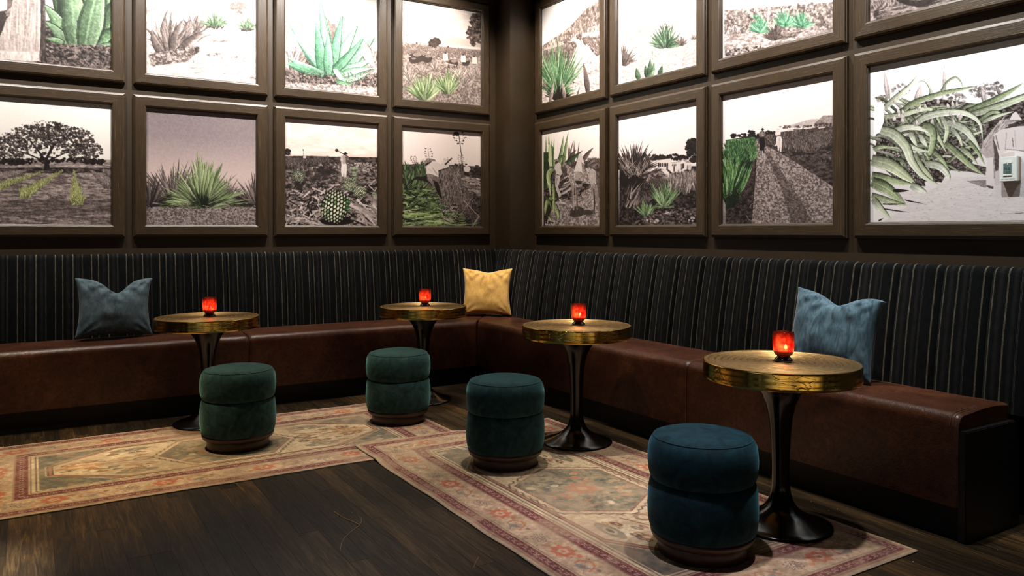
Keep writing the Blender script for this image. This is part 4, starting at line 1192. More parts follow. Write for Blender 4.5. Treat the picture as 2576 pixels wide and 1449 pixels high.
def pic_road(c):
    c.cr(1820, 180, 3.714)
    c.grad([(0, (236, 224, 222)), (.38, (236, 222, 218)), (.42, (226, 210, 206)), (1, (130, 112, 112))])
    c.P('560,520 820,445 890,445 860,500 700,530', T(.8)); c.P('845,490 930,412 1030,410 1030,510 850,505', T(.55)); c.tex('845,490 930,412 1030,410 1030,510 850,505', T(.45), T(.66), 30, 6)
    c.P('20,640 300,600 560,560 1030,500 1030,1450 20,1450', T(.2))
    c.blobs(160, [(780, 520, 260, 14), (930, 505, 110, 16), (680, 550, 40, 8)], 6, 15, [T(.2), T(.4), T(.55)])
    c.P('590,545 640,535 660,550 600,560', T(.9)); c.P('760,528 850,512 850,525 770,540', T(.9)); c.P('880,525 950,515 950,525 890,535', T(.85))
    c.blobs(170, [(180, 600, 110, 16), (260, 580, 34, 26), (430, 572, 46, 20), (90, 600, 20, 20), (310, 600, 40, 22)], 6, 15, [T(.03), T(.07)])
    c.tex('380,600 1030,540 1030,1080 820,940 600,790 420,690', T(.08), T(.34), 16, 6)
    c.tufts(520, '400,610 1030,535 1030,690 760,760 560,740 430,680', 26, 85, 9, [(T(.5), T(.14)), (T(.36), T(.08)), (T(.62), T(.22))], 4, 26)
    for x, y, h in ((925, 890, 130), (730, 830, 100), (1000, 830, 90), (620, 770, 70), (550, 740, 50)):
        c.rosette(x, y, h, 12, 40, 140, h * .1, [(T(.4), T(.08)), (T(.5), T(.14))], .03, .6)
    c.tex('560,780 1030,860 1030,1080 830,960', T(.10), T(.32), 14, 5, a=.8)
    # cobbled road
    road = '300,632 385,632 395,690 600,800 1030,1080 1030,1450 255,1450 300,900'
    c.P(road, T(.56)); c.tex(road, T(.30), T(.72), 6, 4)
    c.tex('385,760 420,760 560,960 720,1200 860,1450 640,1450 560,1150 470,920', T(.14), T(.42), 8, 4, a=.75)
    c.strokes(900, '300,820 700,880 1030,1100 1030,1420 265,1420', 8, 26, -25, 20, 5, [T(.75), T(.3), T(.82), T(.2)], a=.55)
    c.line('300,780 290,1000 262,1400', 14, T(.34), .6)
    c.P('20,1450 20,1150 200,1100 290,900 300,760 310,800 300,1000 262,1450', T(.10)); c.tex('20,1450 20,1150 200,1100 290,900 300,820 262,1450', T(.04), T(.26), 9, 5)
    c.line('215,1340 235,1380 280,1398 330,1398', 5, T(.55)); c.line('245,1270 260,1240 290,1225', 5, T(.6))
    # green cane on the left
    c.P('20,640 290,610 296,760 250,950 150,1180 20,1300', (16, 30, 16))
    c.tex('20,645 290,612 296,700 20,760', (40, 82, 38), (120, 160, 100), 3, 10)
    c.tufts(190, '20,720 290,660 280,840 20,900', 70, 150, 12, [((70, 122, 60), (24, 52, 24)), ((120, 162, 100), (48, 84, 42)), ((36, 70, 32), (12, 26, 12))], 4, 34)
    c.tufts(26, '20,1150 150,1120 140,1200 20,1280', 360, 430, 30, [((104, 150, 80), (28, 60, 26)), ((150, 184, 120), (60, 100, 50)), ((30, 60, 28), (10, 24, 10))], 6, 26)
    c.strokes(80, '20,1190 170,1130 110,1260 20,1300', 40, 120, 20, 160, 10, [(14, 22, 12), (20, 34, 18)], True)
    # two riders going away
    c.P('330,640 345,615 375,612 394,640 390,690 380,740 372,780 356,782 356,740 350,765 340,765 338,690', T(.03)); c.line('365,740 364,784', 8, T(.9)); c.line('346,740 344,766', 6, T(.8)); c.line('330,630 324,690', 9, T(.3)); c.line('390,630 395,685', 8, T(.3))
    c.P('336,570 352,556 380,556 390,575 386,606 340,612 330,595', T(.42)); c.P('352,572 372,560 380,604 350,606', T(.6)); c.ell(366, 543, 16, 6, T(.04)); c.P('357,542 360,528 372,528 375,542', T(.04)); c.P('360,546 372,546 372,556 360,556', T(.2))
    c.P('490,625 505,605 535,606 550,635 546,690 540,752 528,752 526,700 518,740 508,742 504,690 478,700 474,692 494,680', T(.95)); c.line('522,620 520,690', 5, T(.75)); c.P('486,570 500,548 528,548 536,566 532,598 492,604 484,590', T(.97)); c.line('490,605 488,668', 7, T(.15)); c.line('490,602 535,598', 4, T(.25)); c.ell(508, 540, 14, 5, T(.85))
def pic_tangle(c):
    c.cr(2180, 90, 2.957)
    c.grad([(0, (240, 238, 236)), (.3, (238, 233, 230)), (.7, (228, 216, 212)), (1, (232, 222, 220))])
    c.blobs(200, [(900, 410, 110, 60), (850, 420, 90, 40), (960, 400, 70, 50), (270, 400, 80, 40), (120, 470, 40, 30), (640, 470, 100, 50)], 6, 18, [T(.4), T(.55), T(.7), T(.3)], a=.7)
    c.blade(165, 470, 130, 245, 40, 0, T(.8), T(.9)); c.blade(580, 420, 577, 200, 26, 0, T(.85), T(.93)); c.blade(575, 560, 570, 440, 40, 0, T(.92), T(.8)); c.blade(380, 500, 405, 360, 60, 0, T(.95), T(.85))
    c.blade(880, 500, 850, 365, 40, 0, T(.9), T(.75)); c.blade(990, 440, 960, 360, 30, 0, T(.7), T(.4))
    dk = '70,720 140,600 240,560 500,470 620,480 900,520 1200,420 1300,400 1300,700 1000,700 880,860 760,960 600,1010 560,1090 420,1080 300,1060 70,930'
    c.P(dk, T(.30)); c.tex(dk, T(.08), T(.5), 8, 6)
    c.tex('70,740 300,830 420,1000 440,1120 260,1100 70,940', T(.03), T(.5), 5, 5, .42, .6)
    c.blobs(160, [(230, 940, 130, 90), (330, 1020, 110, 60)], 3, 7, [T(.85), T(.7)])
    c.tex('700,930 900,980 1000,1060 760,1010 620,1000', T(.15), T(.5), 10, 4); c.tex('740,1080 890,1070 930,1110 880,1130', T(.12), T(.4), 8, 3)
    pal = [((214, 217, 182), (150, 160, 116)), ((228, 229, 204), (172, 180, 140)), ((196, 203, 160), (116, 130, 84)), ((233, 232, 214), (188, 193, 160))]
    for i in range(120):
        x, y = c.r.uniform(100, 860), c.r.uniform(540, 960); L = c.r.uniform(120, 260); an = math.radians(c.r.choice((c.r.uniform(-75, -30), c.r.uniform(0, 40), c.r.uniform(120, 170))))
        if y > 1010 - (x - 100) * .12 or x + math.cos(an) * L > 900: continue
        a_, b_ = c.r.choice(pal); j = c.r.uniform(.55, 1.0); bx = c.r.uniform(-.25, .25) * L
        dx, dy = math.cos(an) * L, -math.sin(an) * L * .8
        c.ribbon([(x, y), (x + dx * .4 + bx * .6, y + dy * .5 - abs(bx) * .7), (x + dx * .8 + bx * .3, y + dy * .85 - abs(bx) * .2), (x + dx, y + dy)], c.r.uniform(12, 26), [q * j for q in a_], [q * j for q in b_])
    for st_, w_ in (('440,480 480,420 450,350 405,333 365,368', 18), ('555,412 600,345 660,312 700,345 715,385', 16), ('130,600 260,590 420,545 520,560 580,620', 34), ('235,590 350,500 560,430 700,400 832,372', 36), ('130,540 240,450 330,370 376,294', 42),
                    ('760,560 950,480 1060,420 1168,350', 42), ('770,590 1000,520 1240,430 1330,400', 50), ('840,625 930,570 990,575 1000,620', 26), ('860,640 960,600 1100,560', 30),
                    ('560,600 600,680 590,760 560,830', 40), ('490,640 520,720 560,800 600,880', 34), ('330,720 350,770 380,830', 44), ('400,740 430,790 455,830', 40), ('500,540 530,600 560,680', 34),
                    ('600,640 720,690 800,780 850,870', 52), ('640,690 690,760 720,850', 30), ('590,800 680,880 780,970 885,1042', 52), ('700,830 770,890 830,960', 36), ('760,780 830,870 880,960', 28),
                    ('190,715 300,680 400,690 480,730', 46), ('240,740 310,810 400,850 490,862', 36), ('420,665 480,690 497,770 470,880 445,850', 56), ('360,870 400,960 470,1040 500,1080', 38), ('440,950 540,970 600,1030 622,1085', 54), ('500,860 570,930 620,1010', 32),
                    ('350,660 450,600 600,570 740,578 840,650 866,790', 50), ('100,700 200,730 290,820 340,940 430,1050 565,1122', 70),
                    ('40,925 170,960 290,1040 372,1105', 92), ('40,1040 180,1075 352,1106', 66), ('40,1085 170,1150 302,1266', 84), ('40,1185 200,1240 312,1263', 44), ('330,1110 400,1145 458,1172', 54), ('50,1212 110,1290 188,1364', 50), ('50,840 120,825 195,828', 30)):
        a_, b_ = c.r.choice(pal); c.ribbon(st_, w_, a_, b_)
    for k in range(60):
        x, y = c.r.uniform(200, 700), c.r.uniform(480, 660); c.blade(x, y + 20, x + c.r.uniform(-12, 12), y - 20, 26, 0, T(.95), T(.85)) if k % 3 == 0 else None
    c.P('60,500 115,488 135,530 130,640 100,720 60,740', (244, 243, 242))
    c.tex('200,1130 440,1170 640,1050 1300,1050 1300,1420 60,1420 300,1270', T(.88), T(.97), 26, 4, a=.5)
    for q in ((120, 1250, 300, 1248, 12), (285, 1220, 430, 1248, 10), (130, 1285, 325, 1312, 10), (90, 1375, 130, 1355, 12), (200, 1150, 320, 1150, 26), (990, 1322, 1250, 1312, 4)):
        c.blade(*q, .02, T(.06), T(.12))
    c.strokes(150, '300,1150 1250,1080 1250,1370 300,1370', 6, 26, -20, 20, 3, [T(.5), T(.3), T(.7)], a=.7)
    # man in white carrying a bundle
    c.P('850,850 870,780 990,630 1040,620 1110,640 1060,670 1000,700 960,720 920,800 890,880 850,870', T(.8)); c.strokes(60, '850,850 990,640 1090,640 940,740 890,880', 30, 90, 30, 60, 4, [T(.55), T(.9), T(.4)])
    c.P('1060,630 1085,580 1110,562 1130,590 1160,632 1110,640', T(.97)); c.line('1060,634 1160,632', 8, T(.35)); c.P('1050,660 1110,650 1120,670 1060,690', T(.25))
    c.P('945,740 990,700 1030,690 1170,670 1300,680 1300,860 1040,850 1010,880 990,900 985,850 960,820', T(.95)); c.line('1040,720 1030,850', 6, T(.7)); c.line('960,740 985,850', 8, T(.5)); c.P('940,760 965,820 985,900 975,1080 955,1010', T(.3)); c.line('1085,760 1090,830', 5, T(.4)); c.line('1040,845 1120,850 1180,860', 5, T(.4)); c.line('1100,700 1110,840', 4, T(.75))
    c.P('900,905 945,900 955,1000 950,1060 940,1115 890,1110 885,1020', T(.97)); c.P('945,1010 985,1000 1000,1090 955,1110', T(.9)); c.P('860,880 940,760 950,900 890,910', T(.75)); c.P('890,1112 945,1120 940,1138 905,1130', T(.3)); c.line('945,905 950,1060', 5, T(.5)); c.P('1000,880 1100,860 1100,1090 1010,1080', T(.9))
# ---- upper row, left wall
def pic_skirt(c):
    c.cr(0, 0, 2.337)
    c.grad([(0, (222, 212, 208)), (.6, (205, 192, 188)), (1, (150, 135, 132))])
    c.P('230,200 700,200 700,420 230,420', T(.14)); c.tex('200,120 700,120 700,440 200,440', T(.05), T(.5), 7, 5)
    G = [((112, 146, 104), (46, 72, 44)), ((140, 170, 130), (70, 100, 66)), ((92, 124, 84), (34, 56, 32))]
    for q in ((420, 270, 250, -260, 120, .08), (440, 270, 330, -420, 150, .03), (470, 275, 520, -520, 170, .0), (500, 275, 700, -260, 150, -.06), (520, 280, 720, -40, 120, -.08), (400, 270, 250, 20, 90, .12), (390, 265, 255, 120, 60, .12), (520, 285, 720, 160, 90, -.12), (560, 285, 700, 250, 40, -.05), (370, 255, 265, 225, 36, .1), (450, 280, 400, -180, 150, .02), (500, 282, 610, -200, 150, -.02)):
        a_, b_ = c.r.choice(G); c.blade(q[0] + 6, q[1], q[2] + 8, q[3], q[4] * 1.12, q[5], (22, 40, 22), (18, 32, 18)); c.blade(*q, a_, b_)
    c.blade(420, 310, 405, 240, 60, 0, (110, 140, 100), (60, 90, 56))
    c.tex('260,255 700,270 700,420 260,420', T(.04), T(.5), 6, 4, .38, .66)
    c.strokes(160, '270,270 660,270 660,400 270,400', 10, 50, 20, 160, 4, [T(.65), T(.5), T(.06), T(.75)], a=.8)
    # long pale skirt
    c.P('40,60 90,0 110,-260 230,-260 225,0 240,120 242,360 -120,345 -120,150', T(.78))
    c.tex('40,60 90,0 110,-260 230,-260 225,0 240,120 242,300 -120,290 -120,150', T(.66), T(.86), 5, 60); c.tex('-120,295 242,305 242,358 -120,345', T(.8), T(.95), 5, 20)
    for x in (60, 100, 140, 175, 205): c.line([(x + 18, 20), (x, 300)], 3, T(.58), .7)
    c.P('228,-260 262,-260 272,360 232,356 240,120', T(.26)); c.tex('228,-260 262,-260 272,360 232,356 240,120', T(.15), T(.42), 4, 40)
    c.P('40,-40 90,-60 70,40 40,70 44,40', T(.4)); c.P('-20,70 40,60 60,90 40,110 20,170 -10,240 -40,240', T(.16)); c.P('30,70 66,60 60,90 40,96', T(.5))
def pic_path(c):
    c.cr(0, 0, 2.337)
    c.grad([(0, (236, 230, 228)), (.35, (238, 232, 230)), (1, (236, 226, 224))])
    c.P('850,80 1520,80 1520,500 850,500', (232, 221, 218)); c.tex('850,130 1520,140 1520,500 850,480', T(.84), T(.98), 18, 5)
    c.blobs(120, [(930, 60, 70, 30), (1000, 80, 60, 20), (900, 70, 40, 34)], 6, 18, [T(.72), T(.8), T(.66)], a=.7)
    c.P('1345,90 1345,50 1352,20 1395,4 1440,20 1448,50 1448,90', T(.72)); c.P('1345,52 1352,22 1395,4 1440,20 1448,52', T(.6)); c.P('1330,90 1460,90 1490,170 1340,170', T(.82)); c.line('1345,54 1448,54', 4, T(.5)); c.blobs(10, [(1405, 75, 20, 10)], 4, 8, [T(.5)])
    c.strokes(240, '1130,210 1500,190 1500,460 1100,430', 8, 50, -14, 14, 4, [T(.62), T(.72), T(.5)], a=.7)
    c.blobs(70, [(1260, 320, 60, 10), (1380, 340, 90, 8), (1480, 460, 20, 10), (1300, 240, 60, 5)], 3, 9, [T(.45), T(.6)], a=.8)
    P2 = [(T(.72), T(.4)), (T(.6), T(.28)), (T(.8), T(.5))]
    c.rosette(1150, 200, 160, 26, 30, 150, 24, P2, .08, .6); c.rosette(1080, 280, 210, 16, 30, 80, 34, P2, .12, .6, .6); c.rosette(985, 320, 250, 22, 35, 150, 40, [(T(.64), T(.3)), (T(.54), T(.22)), (T(.74), T(.42))], .14, .65, .8)
    c.blade(960, 320, 890, 170, 50, -.15, T(.6), T(.3)); c.blade(1060, 280, 1200, 180, 40, -.08, T(.5), T(.3)); c.blade(1010, 310, 1080, 110, 46, -.15, T(.6), T(.25))
    c.tex('870,320 1140,270 1180,300 1100,360 900,390', T(.3), T(.85), 6, 4); c.strokes(140, '875,300 1140,270 1140,370 875,385', 10, 36, 0, 180, 4, [T(.35), T(.5), T(.25)], a=.8); c.rosette(1160, 310, 60, 6, 60, 120, 18, [(T(.35), T(.15))])
    G = [((112, 142, 104), (46, 74, 46)), ((140, 164, 130), (70, 98, 66))]
    c.rosette(1265, 160, 120, 26, 15, 170, 20, G, .08, .6); c.rosette(1450, 178, 100, 22, 15, 165, 18, G, .1, .6)
    c.blobs(30, [(1265, 160, 50, 8), (1450, 176, 40, 6)], 4, 10, [T(.2)])
def pic_giant(c):
    c.cr(660, 0, 2.337)
    c.grad([(0, (238, 234, 232)), (.5, (240, 236, 234)), (1, (228, 218, 214))])
    c.P('120,300 700,300 700,600 120,600', T(.5)); c.tex('120,330 700,330 700,520 120,500', T(.12), T(.6), 7, 5); c.tex('120,480 700,510 700,620 120,600', T(.5), T(.95), 7, 4)
    c.blobs(60, [(190, 140, 50, 30), (160, 180, 40, 30)], 6, 16, [T(.55), T(.7)], a=.8)
    P2 = [(T(.8), T(.45)), (T(.7), T(.35)), (T(.9), T(.6))]
    c.rosette(180, 430, 190, 18, 50, 150, 40, P2, .1, .7); c.rosette(620, 430, 190, 18, 30, 140, 40, P2, .1, .7)
    # man standing behind the plant
    c.P('350,190 375,140 430,140 442,190 436,260 425,320 395,320 380,260', T(.5)); c.P('360,180 376,150 400,150 405,240 380,250', T(.6)); c.P('370,145 368,112 380,100 396,106 398,140', T(.5)); c.ell(383, 112, 18, 9, T(.6)); c.P('395,255 432,255 430,320 400,322', T(.35))
    G = [((150, 206, 168), (84, 146, 108)), ((182, 222, 194), (112, 170, 134)), ((126, 186, 146), (64, 124, 88))]
    for q in ((390, 440, 330, -20, 64, .03), (380, 440, 350, 60, 54, .02), (410, 430, 560, 140, 70, -.04), (400, 440, 470, 80, 60, -.02), (370, 430, 150, 120, 70, -.03), (360, 420, 170, 190, 60, .06), (345, 430, 310, 110, 60, .04), (430, 430, 660, 210, 70, .06), (360, 440, 140, 330, 46, -.06), (340, 440, 145, 365, 40, .06), (440, 425, 650, 340, 54, .05), (450, 440, 650, 400, 44, -.08), (470, 470, 620, 430, 40, .06), (300, 430, 140, 370, 40, -.03), (400, 430, 600, 210, 50, .05), (385, 440, 385, 180, 56, .0)):
        a_, b_ = c.r.choice(G); c.blade(q[0] + 5, q[1] + 4, q[2] + 6, q[3] + 6, q[4] * 1.08, q[5], (60, 104, 76), (50, 90, 64)); c.blade(*q, a_, b_)
    c.strokes(260, '150,430 660,440 660,510 150,490', 10, 40, 10, 170, 4, [T(.1), T(.2), T(.7), T(.5)], a=.85)
    c.P('415,405 440,405 492,490 480,502 425,430', (214, 236, 212)); c.P('440,405 492,470 492,490', (120, 170, 130)); c.blade(430, 470, 530, 492, 24, .1, (130, 180, 136), (60, 110, 70)); c.blade(600, 260, 665, 400, 60, .1, T(.95), T(.8))
def pic_oxen(c):
    c.cr(660, 0, 2.337)
    c.grad([(0, (208, 198, 196)), (.3, (216, 205, 202)), (.42, (206, 194, 190)), (1, (170, 155, 152))])
    c.tex('815,0 1300,0 1300,270 815,250', T(.82), T(.95), 40, 14, a=.5); c.P('1000,245 1120,215 1290,255 1290,280 1000,262', T(.8))
    c.P('815,250 1290,295 1290,640 815,600', T(.6)); c.tex('815,252 1290,297 1290,640 815,600', T(.4), T(.75), 8, 4)
    c.tufts(260, '820,268 1280,305 1280,350 820,330', 14, 30, 5, [(T(.72), T(.4)), (T(.55), T(.3))], 4, 40)
    c.blobs(90, [(1012, 250, 32, 26)], 5, 12, [T(.12), T(.25), T(.2)]); c.blobs(12, [(935, 258, 8, 5), (1092, 275, 4, 4), (910, 255, 5, 4)], 3, 6, [T(.3)])
    c.blobs(340, [(1255, 120, 34, 40), (1235, 190, 34, 50), (1265, 180, 30, 80), (1240, 245, 12, 26)], 5, 13, [T(.2), T(.12), T(.34), T(.5)], a=.9)
    for q in ((905, 340, 44, 32), (970, 345, 30, 24), (885, 355, 22, 18), (1120, 375, 30, 28), (1195, 365, 24, 24), (1105, 400, 20, 22)): c.ell(*q, T(.2)); c.ell(q[0] + 6, q[1] - q[3] * .6, q[2] * .6, q[3] * .35, T(.55))
    c.line('850,322 875,335', 5, T(.85)); c.line('1070,370 1140,385', 5, T(.8))
    for x, y in ((1076, 305), (1180, 315), (1246, 325)):
        c.P([(x - 12, y + 10), (x + 12, y + 10), (x + 16, y + 50), (x - 14, y + 50)], T(.95)); c.ell(x, y, 15, 5, T(.4)); c.P([(x - 6, y + 2), (x + 6, y + 2), (x + 5, y + 12), (x - 5, y + 12)], T(.25))
    P2 = [(T(.86), T(.45)), (T(.72), T(.35)), (T(.92), T(.55))]
    for x, y, h in ((935, 425, 70), (1015, 415, 76), (850, 450, 90), (870, 480, 90), (1110, 440, 60), (1180, 500, 130), (1225, 460, 90), (1260, 450, 70), (1160, 470, 100)): c.rosette(x, y, h, 16, 30, 150, h * .12, P2, .04, .65, .8)
    c.tex('820,480 1290,500 1290,640 820,600', T(.3), T(.8), 5, 4, .36, .64, a=.75); c.strokes(200, '825,470 1280,500 1280,615 825,590', 8, 30, 20, 160, 3, [T(.3), T(.85), T(.5)], a=.75)
    G = [((180, 196, 146), (84, 112, 66)), ((140, 164, 108), (60, 88, 46)), ((206, 214, 176), (120, 144, 96))]
    c.rosette(960, 595, 190, 34, 35, 150, 22, G, .03, .65, .8); c.rosette(1090, 552, 150, 26, 35, 145, 18, G, .03, .65, .8); c.line('852,212 858,196', 4, T(.4))
# ---- upper row, right wall
def pic_mountain(c):
    c.cr(1330, 0, 2.337)
    c.grad([(0, (240, 234, 234)), (1, (236, 228, 228))])
    c.P('80,270 240,160 330,60 460,-40 460,260 80,320', T(.66)); c.tex('80,270 240,160 330,60 460,-40 460,250 80,320', T(.42), T(.82), 6, 9); c.tex('240,165 330,65 440,0 440,140 330,170', T(.28), T(.66), 5, 9, a=.8); c.P('90,285 330,195 440,180 440,240 90,310', T(.9), .6)
    c.P('80,300 290,225 440,210 440,640 80,640', T(.88)); c.tex('80,300 290,225 440,210 440,640 80,640', T(.74), T(.99), 9, 5)
    c.blobs(60, [(235, 215, 16, 34), (295, 215, 16, 12), (220, 240, 20, 20)], 4, 9, [T(.3), T(.45)])
    c.P('85,300 270,240 284,270 240,380 200,480 85,520', T(.5)); c.tex('85,300 270,240 284,270 240,380 85,500', T(.3), T(.7), 4, 6)
    c.tufts(80, '300,235 440,215 440,330 400,330', 20, 55, 7, [(T(.42), T(.15)), (T(.6), T(.3))], 5, 40); c.tufts(50, '110,330 250,280 240,340 100,400', 20, 46, 6, [(T(.42), T(.2)), (T(.6), T(.3))], 4, 40)
    c.strokes(240, '240,400 430,330 430,560 120,600', 6, 26, -30, 30, 4, [T(.35), T(.5), T(.7)], a=.75); c.blobs(60, [(250, 460, 30, 30), (200, 570, 60, 30)], 4, 12, [T(.25), T(.4)])
    G = [((104, 148, 100), (42, 82, 46)), ((150, 182, 140), (80, 118, 74)), ((78, 122, 78), (30, 62, 34))]
    c.rosette(175, 545, 290, 64, 40, 142, 17, G, .04, .6, .85); c.rosette(175, 560, 170, 30, 10, 170, 15, G, .06, .55, .7); c.rosette(175, 590, 130, 20, 20, 160, 16, [(T(.1), T(.03))], .05, .5)
    c.blade(125, 600, 150, 470, 22, 0, T(.8), T(.5)); c.blade(212, 575, 196, 470, 24, 0, T(.75), T(.45)); c.blade(348, 545, 320, 362, 34, .04, T(.5), T(.25)); c.blade(285, 560, 300, 510, 10, 0, T(.5), T(.3))
def pic_hill(c):
    c.cr(1330, 0, 2.337)
    c.grad([(0, (240, 236, 236)), (.35, (238, 232, 232)), (1, (232, 222, 222))])
    c.P('540,190 1010,40 1010,600 540,600', T(.88)); c.tex('540,200 1010,50 1010,600 540,600', T(.74), T(.98), 14, 4); c.tex('540,180 800,130 1010,70 1010,120 540,230', T(.66), T(.9), 10, 3, a=.7)
    c.strokes(260, '545,230 990,130 990,400 545,500', 6, 22, -10, 30, 3, [T(.6), T(.72), T(.5)], a=.6); c.strokes(120, '545,350 990,250 990,390 545,490', 5, 14, 0, 180, 3, [T(.5), T(.66)], a=.7)
    G = [((100, 130, 98), (44, 68, 44)), ((134, 158, 128), (66, 92, 62)), ((82, 110, 80), (34, 56, 34))]
    c.blobs(20, [(830, 262, 50, 7)], 5, 12, [T(.4)]); c.rosette(805, 280, 140, 30, 12, 168, 24, G, .12, .65, .85)
    c.rosette(900, 268, 66, 14, 25, 155, 12, [(T(.45), T(.2))], .08, .6, .8); c.rosette(970, 232, 40, 10, 25, 155, 9, [(T(.5), T(.25))]); c.rosette(560, 385, 130, 16, 20, 100, 16, [(T(.5), T(.22))], .06, .6, .8)
    c.blade(650, 465, 636, 395, 34, -.1, *G[0]); c.blade(700, 455, 685, 380, 34, 0, *G[2]); c.blade(710, 450, 715, 340, 34, .02, *G[0]); c.blade(725, 445, 740, 360, 26, .02, *G[1]); c.blade(765, 440, 785, 380, 30, .1, *G[2]); c.blade(730, 350, 728, 255, 6, 0, (150, 170, 140), (150, 170, 140)); c.blade(700, 460, 745, 400, 26, 0, *G[1])
def pic_thicket(c):
    c.cr(1780, 0, 2.337)
    c.grad([(0, (240, 236, 235)), (.5, (238, 233, 232)), (1, (232, 222, 220))])
    c.P('100,90 740,20 740,360 100,360', T(.7)); c.tex('100,60 740,10 740,200 100,220', T(.34), T(.9), 5, 5, .36, .66); c.tex('100,200 740,170 740,360 100,360', T(.55), T(.97), 12, 4)
    c.blobs(300, [(190, 130, 80, 60), (560, 60, 180, 60), (680, 130, 60, 60), (300, 110, 90, 60)], 4, 12, [T(.4), T(.6), T(.8), T(.25)], a=.75)
    for q in ((350, 120, 360, -20), (480, 60, 530, -30), (575, 40, 580, -30), (300, 100, 260, -20)): c.blade(*q, 14, .05, T(.9), T(.75))
    G = [((120, 182, 140), (60, 120, 84)), ((150, 204, 166), (88, 146, 108)), ((92, 156, 114), (44, 98, 66))]
    c.rosette(310, 190, 110, 44, 10, 170, 16, G, .1, .5, .8); c.rosette(455, 155, 110, 44, 10, 170, 16, G, .1, .5, .8); c.rosette(555, 160, 110, 44, 10, 170, 16, G, .1, .5, .8); c.rosette(285, 110, 40, 14, 20, 160, 10, G)
    c.rosette(395, 235, 120, 60, 20, 160, 8, [(T(.34), T(.15)), (T(.45), T(.2))], .05, .5); c.tex('440,200 560,180 520,215 460,225', T(.25), T(.6), 6, 3)
    c.tex('100,290 200,280 330,260 340,290 110,335', T(.15), T(.85), 5, 4, .4, .6); c.strokes(200, '110,210 730,190 730,300 110,320', 6, 26, -30, 40, 3, [T(.45), T(.6), T(.3)], a=.7); c.tufts(40, '560,220 730,190 730,200 600,260', 30, 60, 6, [(T(.8), T(.5))], 5, 50)
def pic_wheel(c):
    c.cr(1780, 0, 2.337)
    c.grad([(0, (210, 200, 198)), (.5, (190, 178, 176)), (1, (150, 136, 134))])
    c.tex('960,-700 2200,-900 2200,300 960,300', T(.3), T(.8), 14, 8)
    c.tex('980,0 1500,-120 1500,40 980,120', T(.15), T(.6), 16, 3); c.strokes(160, '985,20 1480,-60 1450,20 985,110', 20, 80, 5, 25, 5, [T(.2), T(.75), T(.55)], a=.8)
    c.tufts(60, '985,10 1140,0 1140,20 985,60', 40, 60, 6, [(T(.85), T(.5)), (T(.4), T(.2))], 6, 50)
    c.ell(1230, -170, 210, 205, T(.12), -8, m=40); c.ell(1225, -172, 176, 172, T(.5), -8, m=40)
    for k in range(12): c.line([(1225, -172), (1225 + 190 * math.cos(k * .5236), -172 + 186 * math.sin(k * .5236))], 14, T(.2))
    c.ell(1225, -172, 40, 40, T(.15))

FR_Z = ((1.283, 2.386), (2.464, 3.566))
LFR = [(-4.622, -3.597), (-3.542, -2.516), (-2.464, -1.440), (-1.386, -0.363)]
RFR = [(-0.331, -1.437), (-1.483, -2.590), (-2.643, -3.742), (-3.793, -4.895)]
PICS = {('L', 0): [(pic_tree, 'framed photo of a broad tree over planted rows, far left in the lower row'), (pic_agave, 'framed photo of one big agave under a dusky mauve sky'),
                   (pic_harvest, 'framed photo of a harvester walking among cut agave hearts'), (pic_cutter, 'framed photo of a man bending with a machete raised')],
        ('R', 0): [(pic_donkey, 'framed photo of a laden donkey beside tall agave leaves'), (pic_hacienda, 'framed photo of a white arcaded house behind dark agaves'),
                   (pic_road, 'framed photo of two riders on a cobbled road past green cane'), (pic_tangle, 'framed photo of tangled pale agave leaves behind the thermostat')],
        ('L', 1): [(pic_skirt, 'framed photo of a long pale skirt beside huge green leaves'), (pic_path, 'framed photo of grey agaves by a sandy path with a domed tower'),
                   (pic_giant, 'framed photo of a giant bright green agave with a man behind it'), (pic_oxen, 'framed photo of oxen and workers in a field with a lone tree')],
        ('R', 1): [(pic_mountain, 'framed photo of a mountain slope above a spiky green plant'), (pic_hill, 'framed photo of a pale hillside with a single small green agave'),
                   (pic_thicket, 'framed photo of a thicket with three green bushes'), (pic_wheel, 'framed photo showing a dark cart wheel, at the top right edge')]}
RAIL = 0.096
RPROF = [(0.0, 0.0), (0.0, 0.020), (0.0045, 0.0225), (0.0045, 0.0275), (0.0065, 0.0340), (0.0185, 0.0400), (0.079, 0.0400), (0.0875, 0.0362), (0.0885, 0.0300), (0.0935, 0.0265), (RAIL, 0.014), (RAIL, 0.0)]
def rails(root, w, h):
    corners = [(-w / 2, 0), (w / 2, 0), (w / 2, h), (-w / 2, h)]
    inner = [(1, 1), (-1, 1), (-1, -1), (1, -1)]
    for k in range(4):
        a, b = corners[k], corners[(k + 1) % 4]; ia, ib = inner[k], inner[(k + 1) % 4]
        n = len(RPROF); vs = []
        for c_, i_ in ((a, ia), (b, ib)):
            for r, d in RPROF:
                vs.append((c_[0] + i_[0] * r, -d, c_[1] + i_[1] * r))
        fs = [(j, (j + 1) % n, n + (j + 1) % n, n + j) for j in range(n)] + [tuple(range(n))[::-1], tuple(range(n, 2 * n))]
        link('frame_rail', fix_normals(mesh('frame_rail', vs, fs)), M_FR_H if k % 2 == 0 else M_FR_V, root)
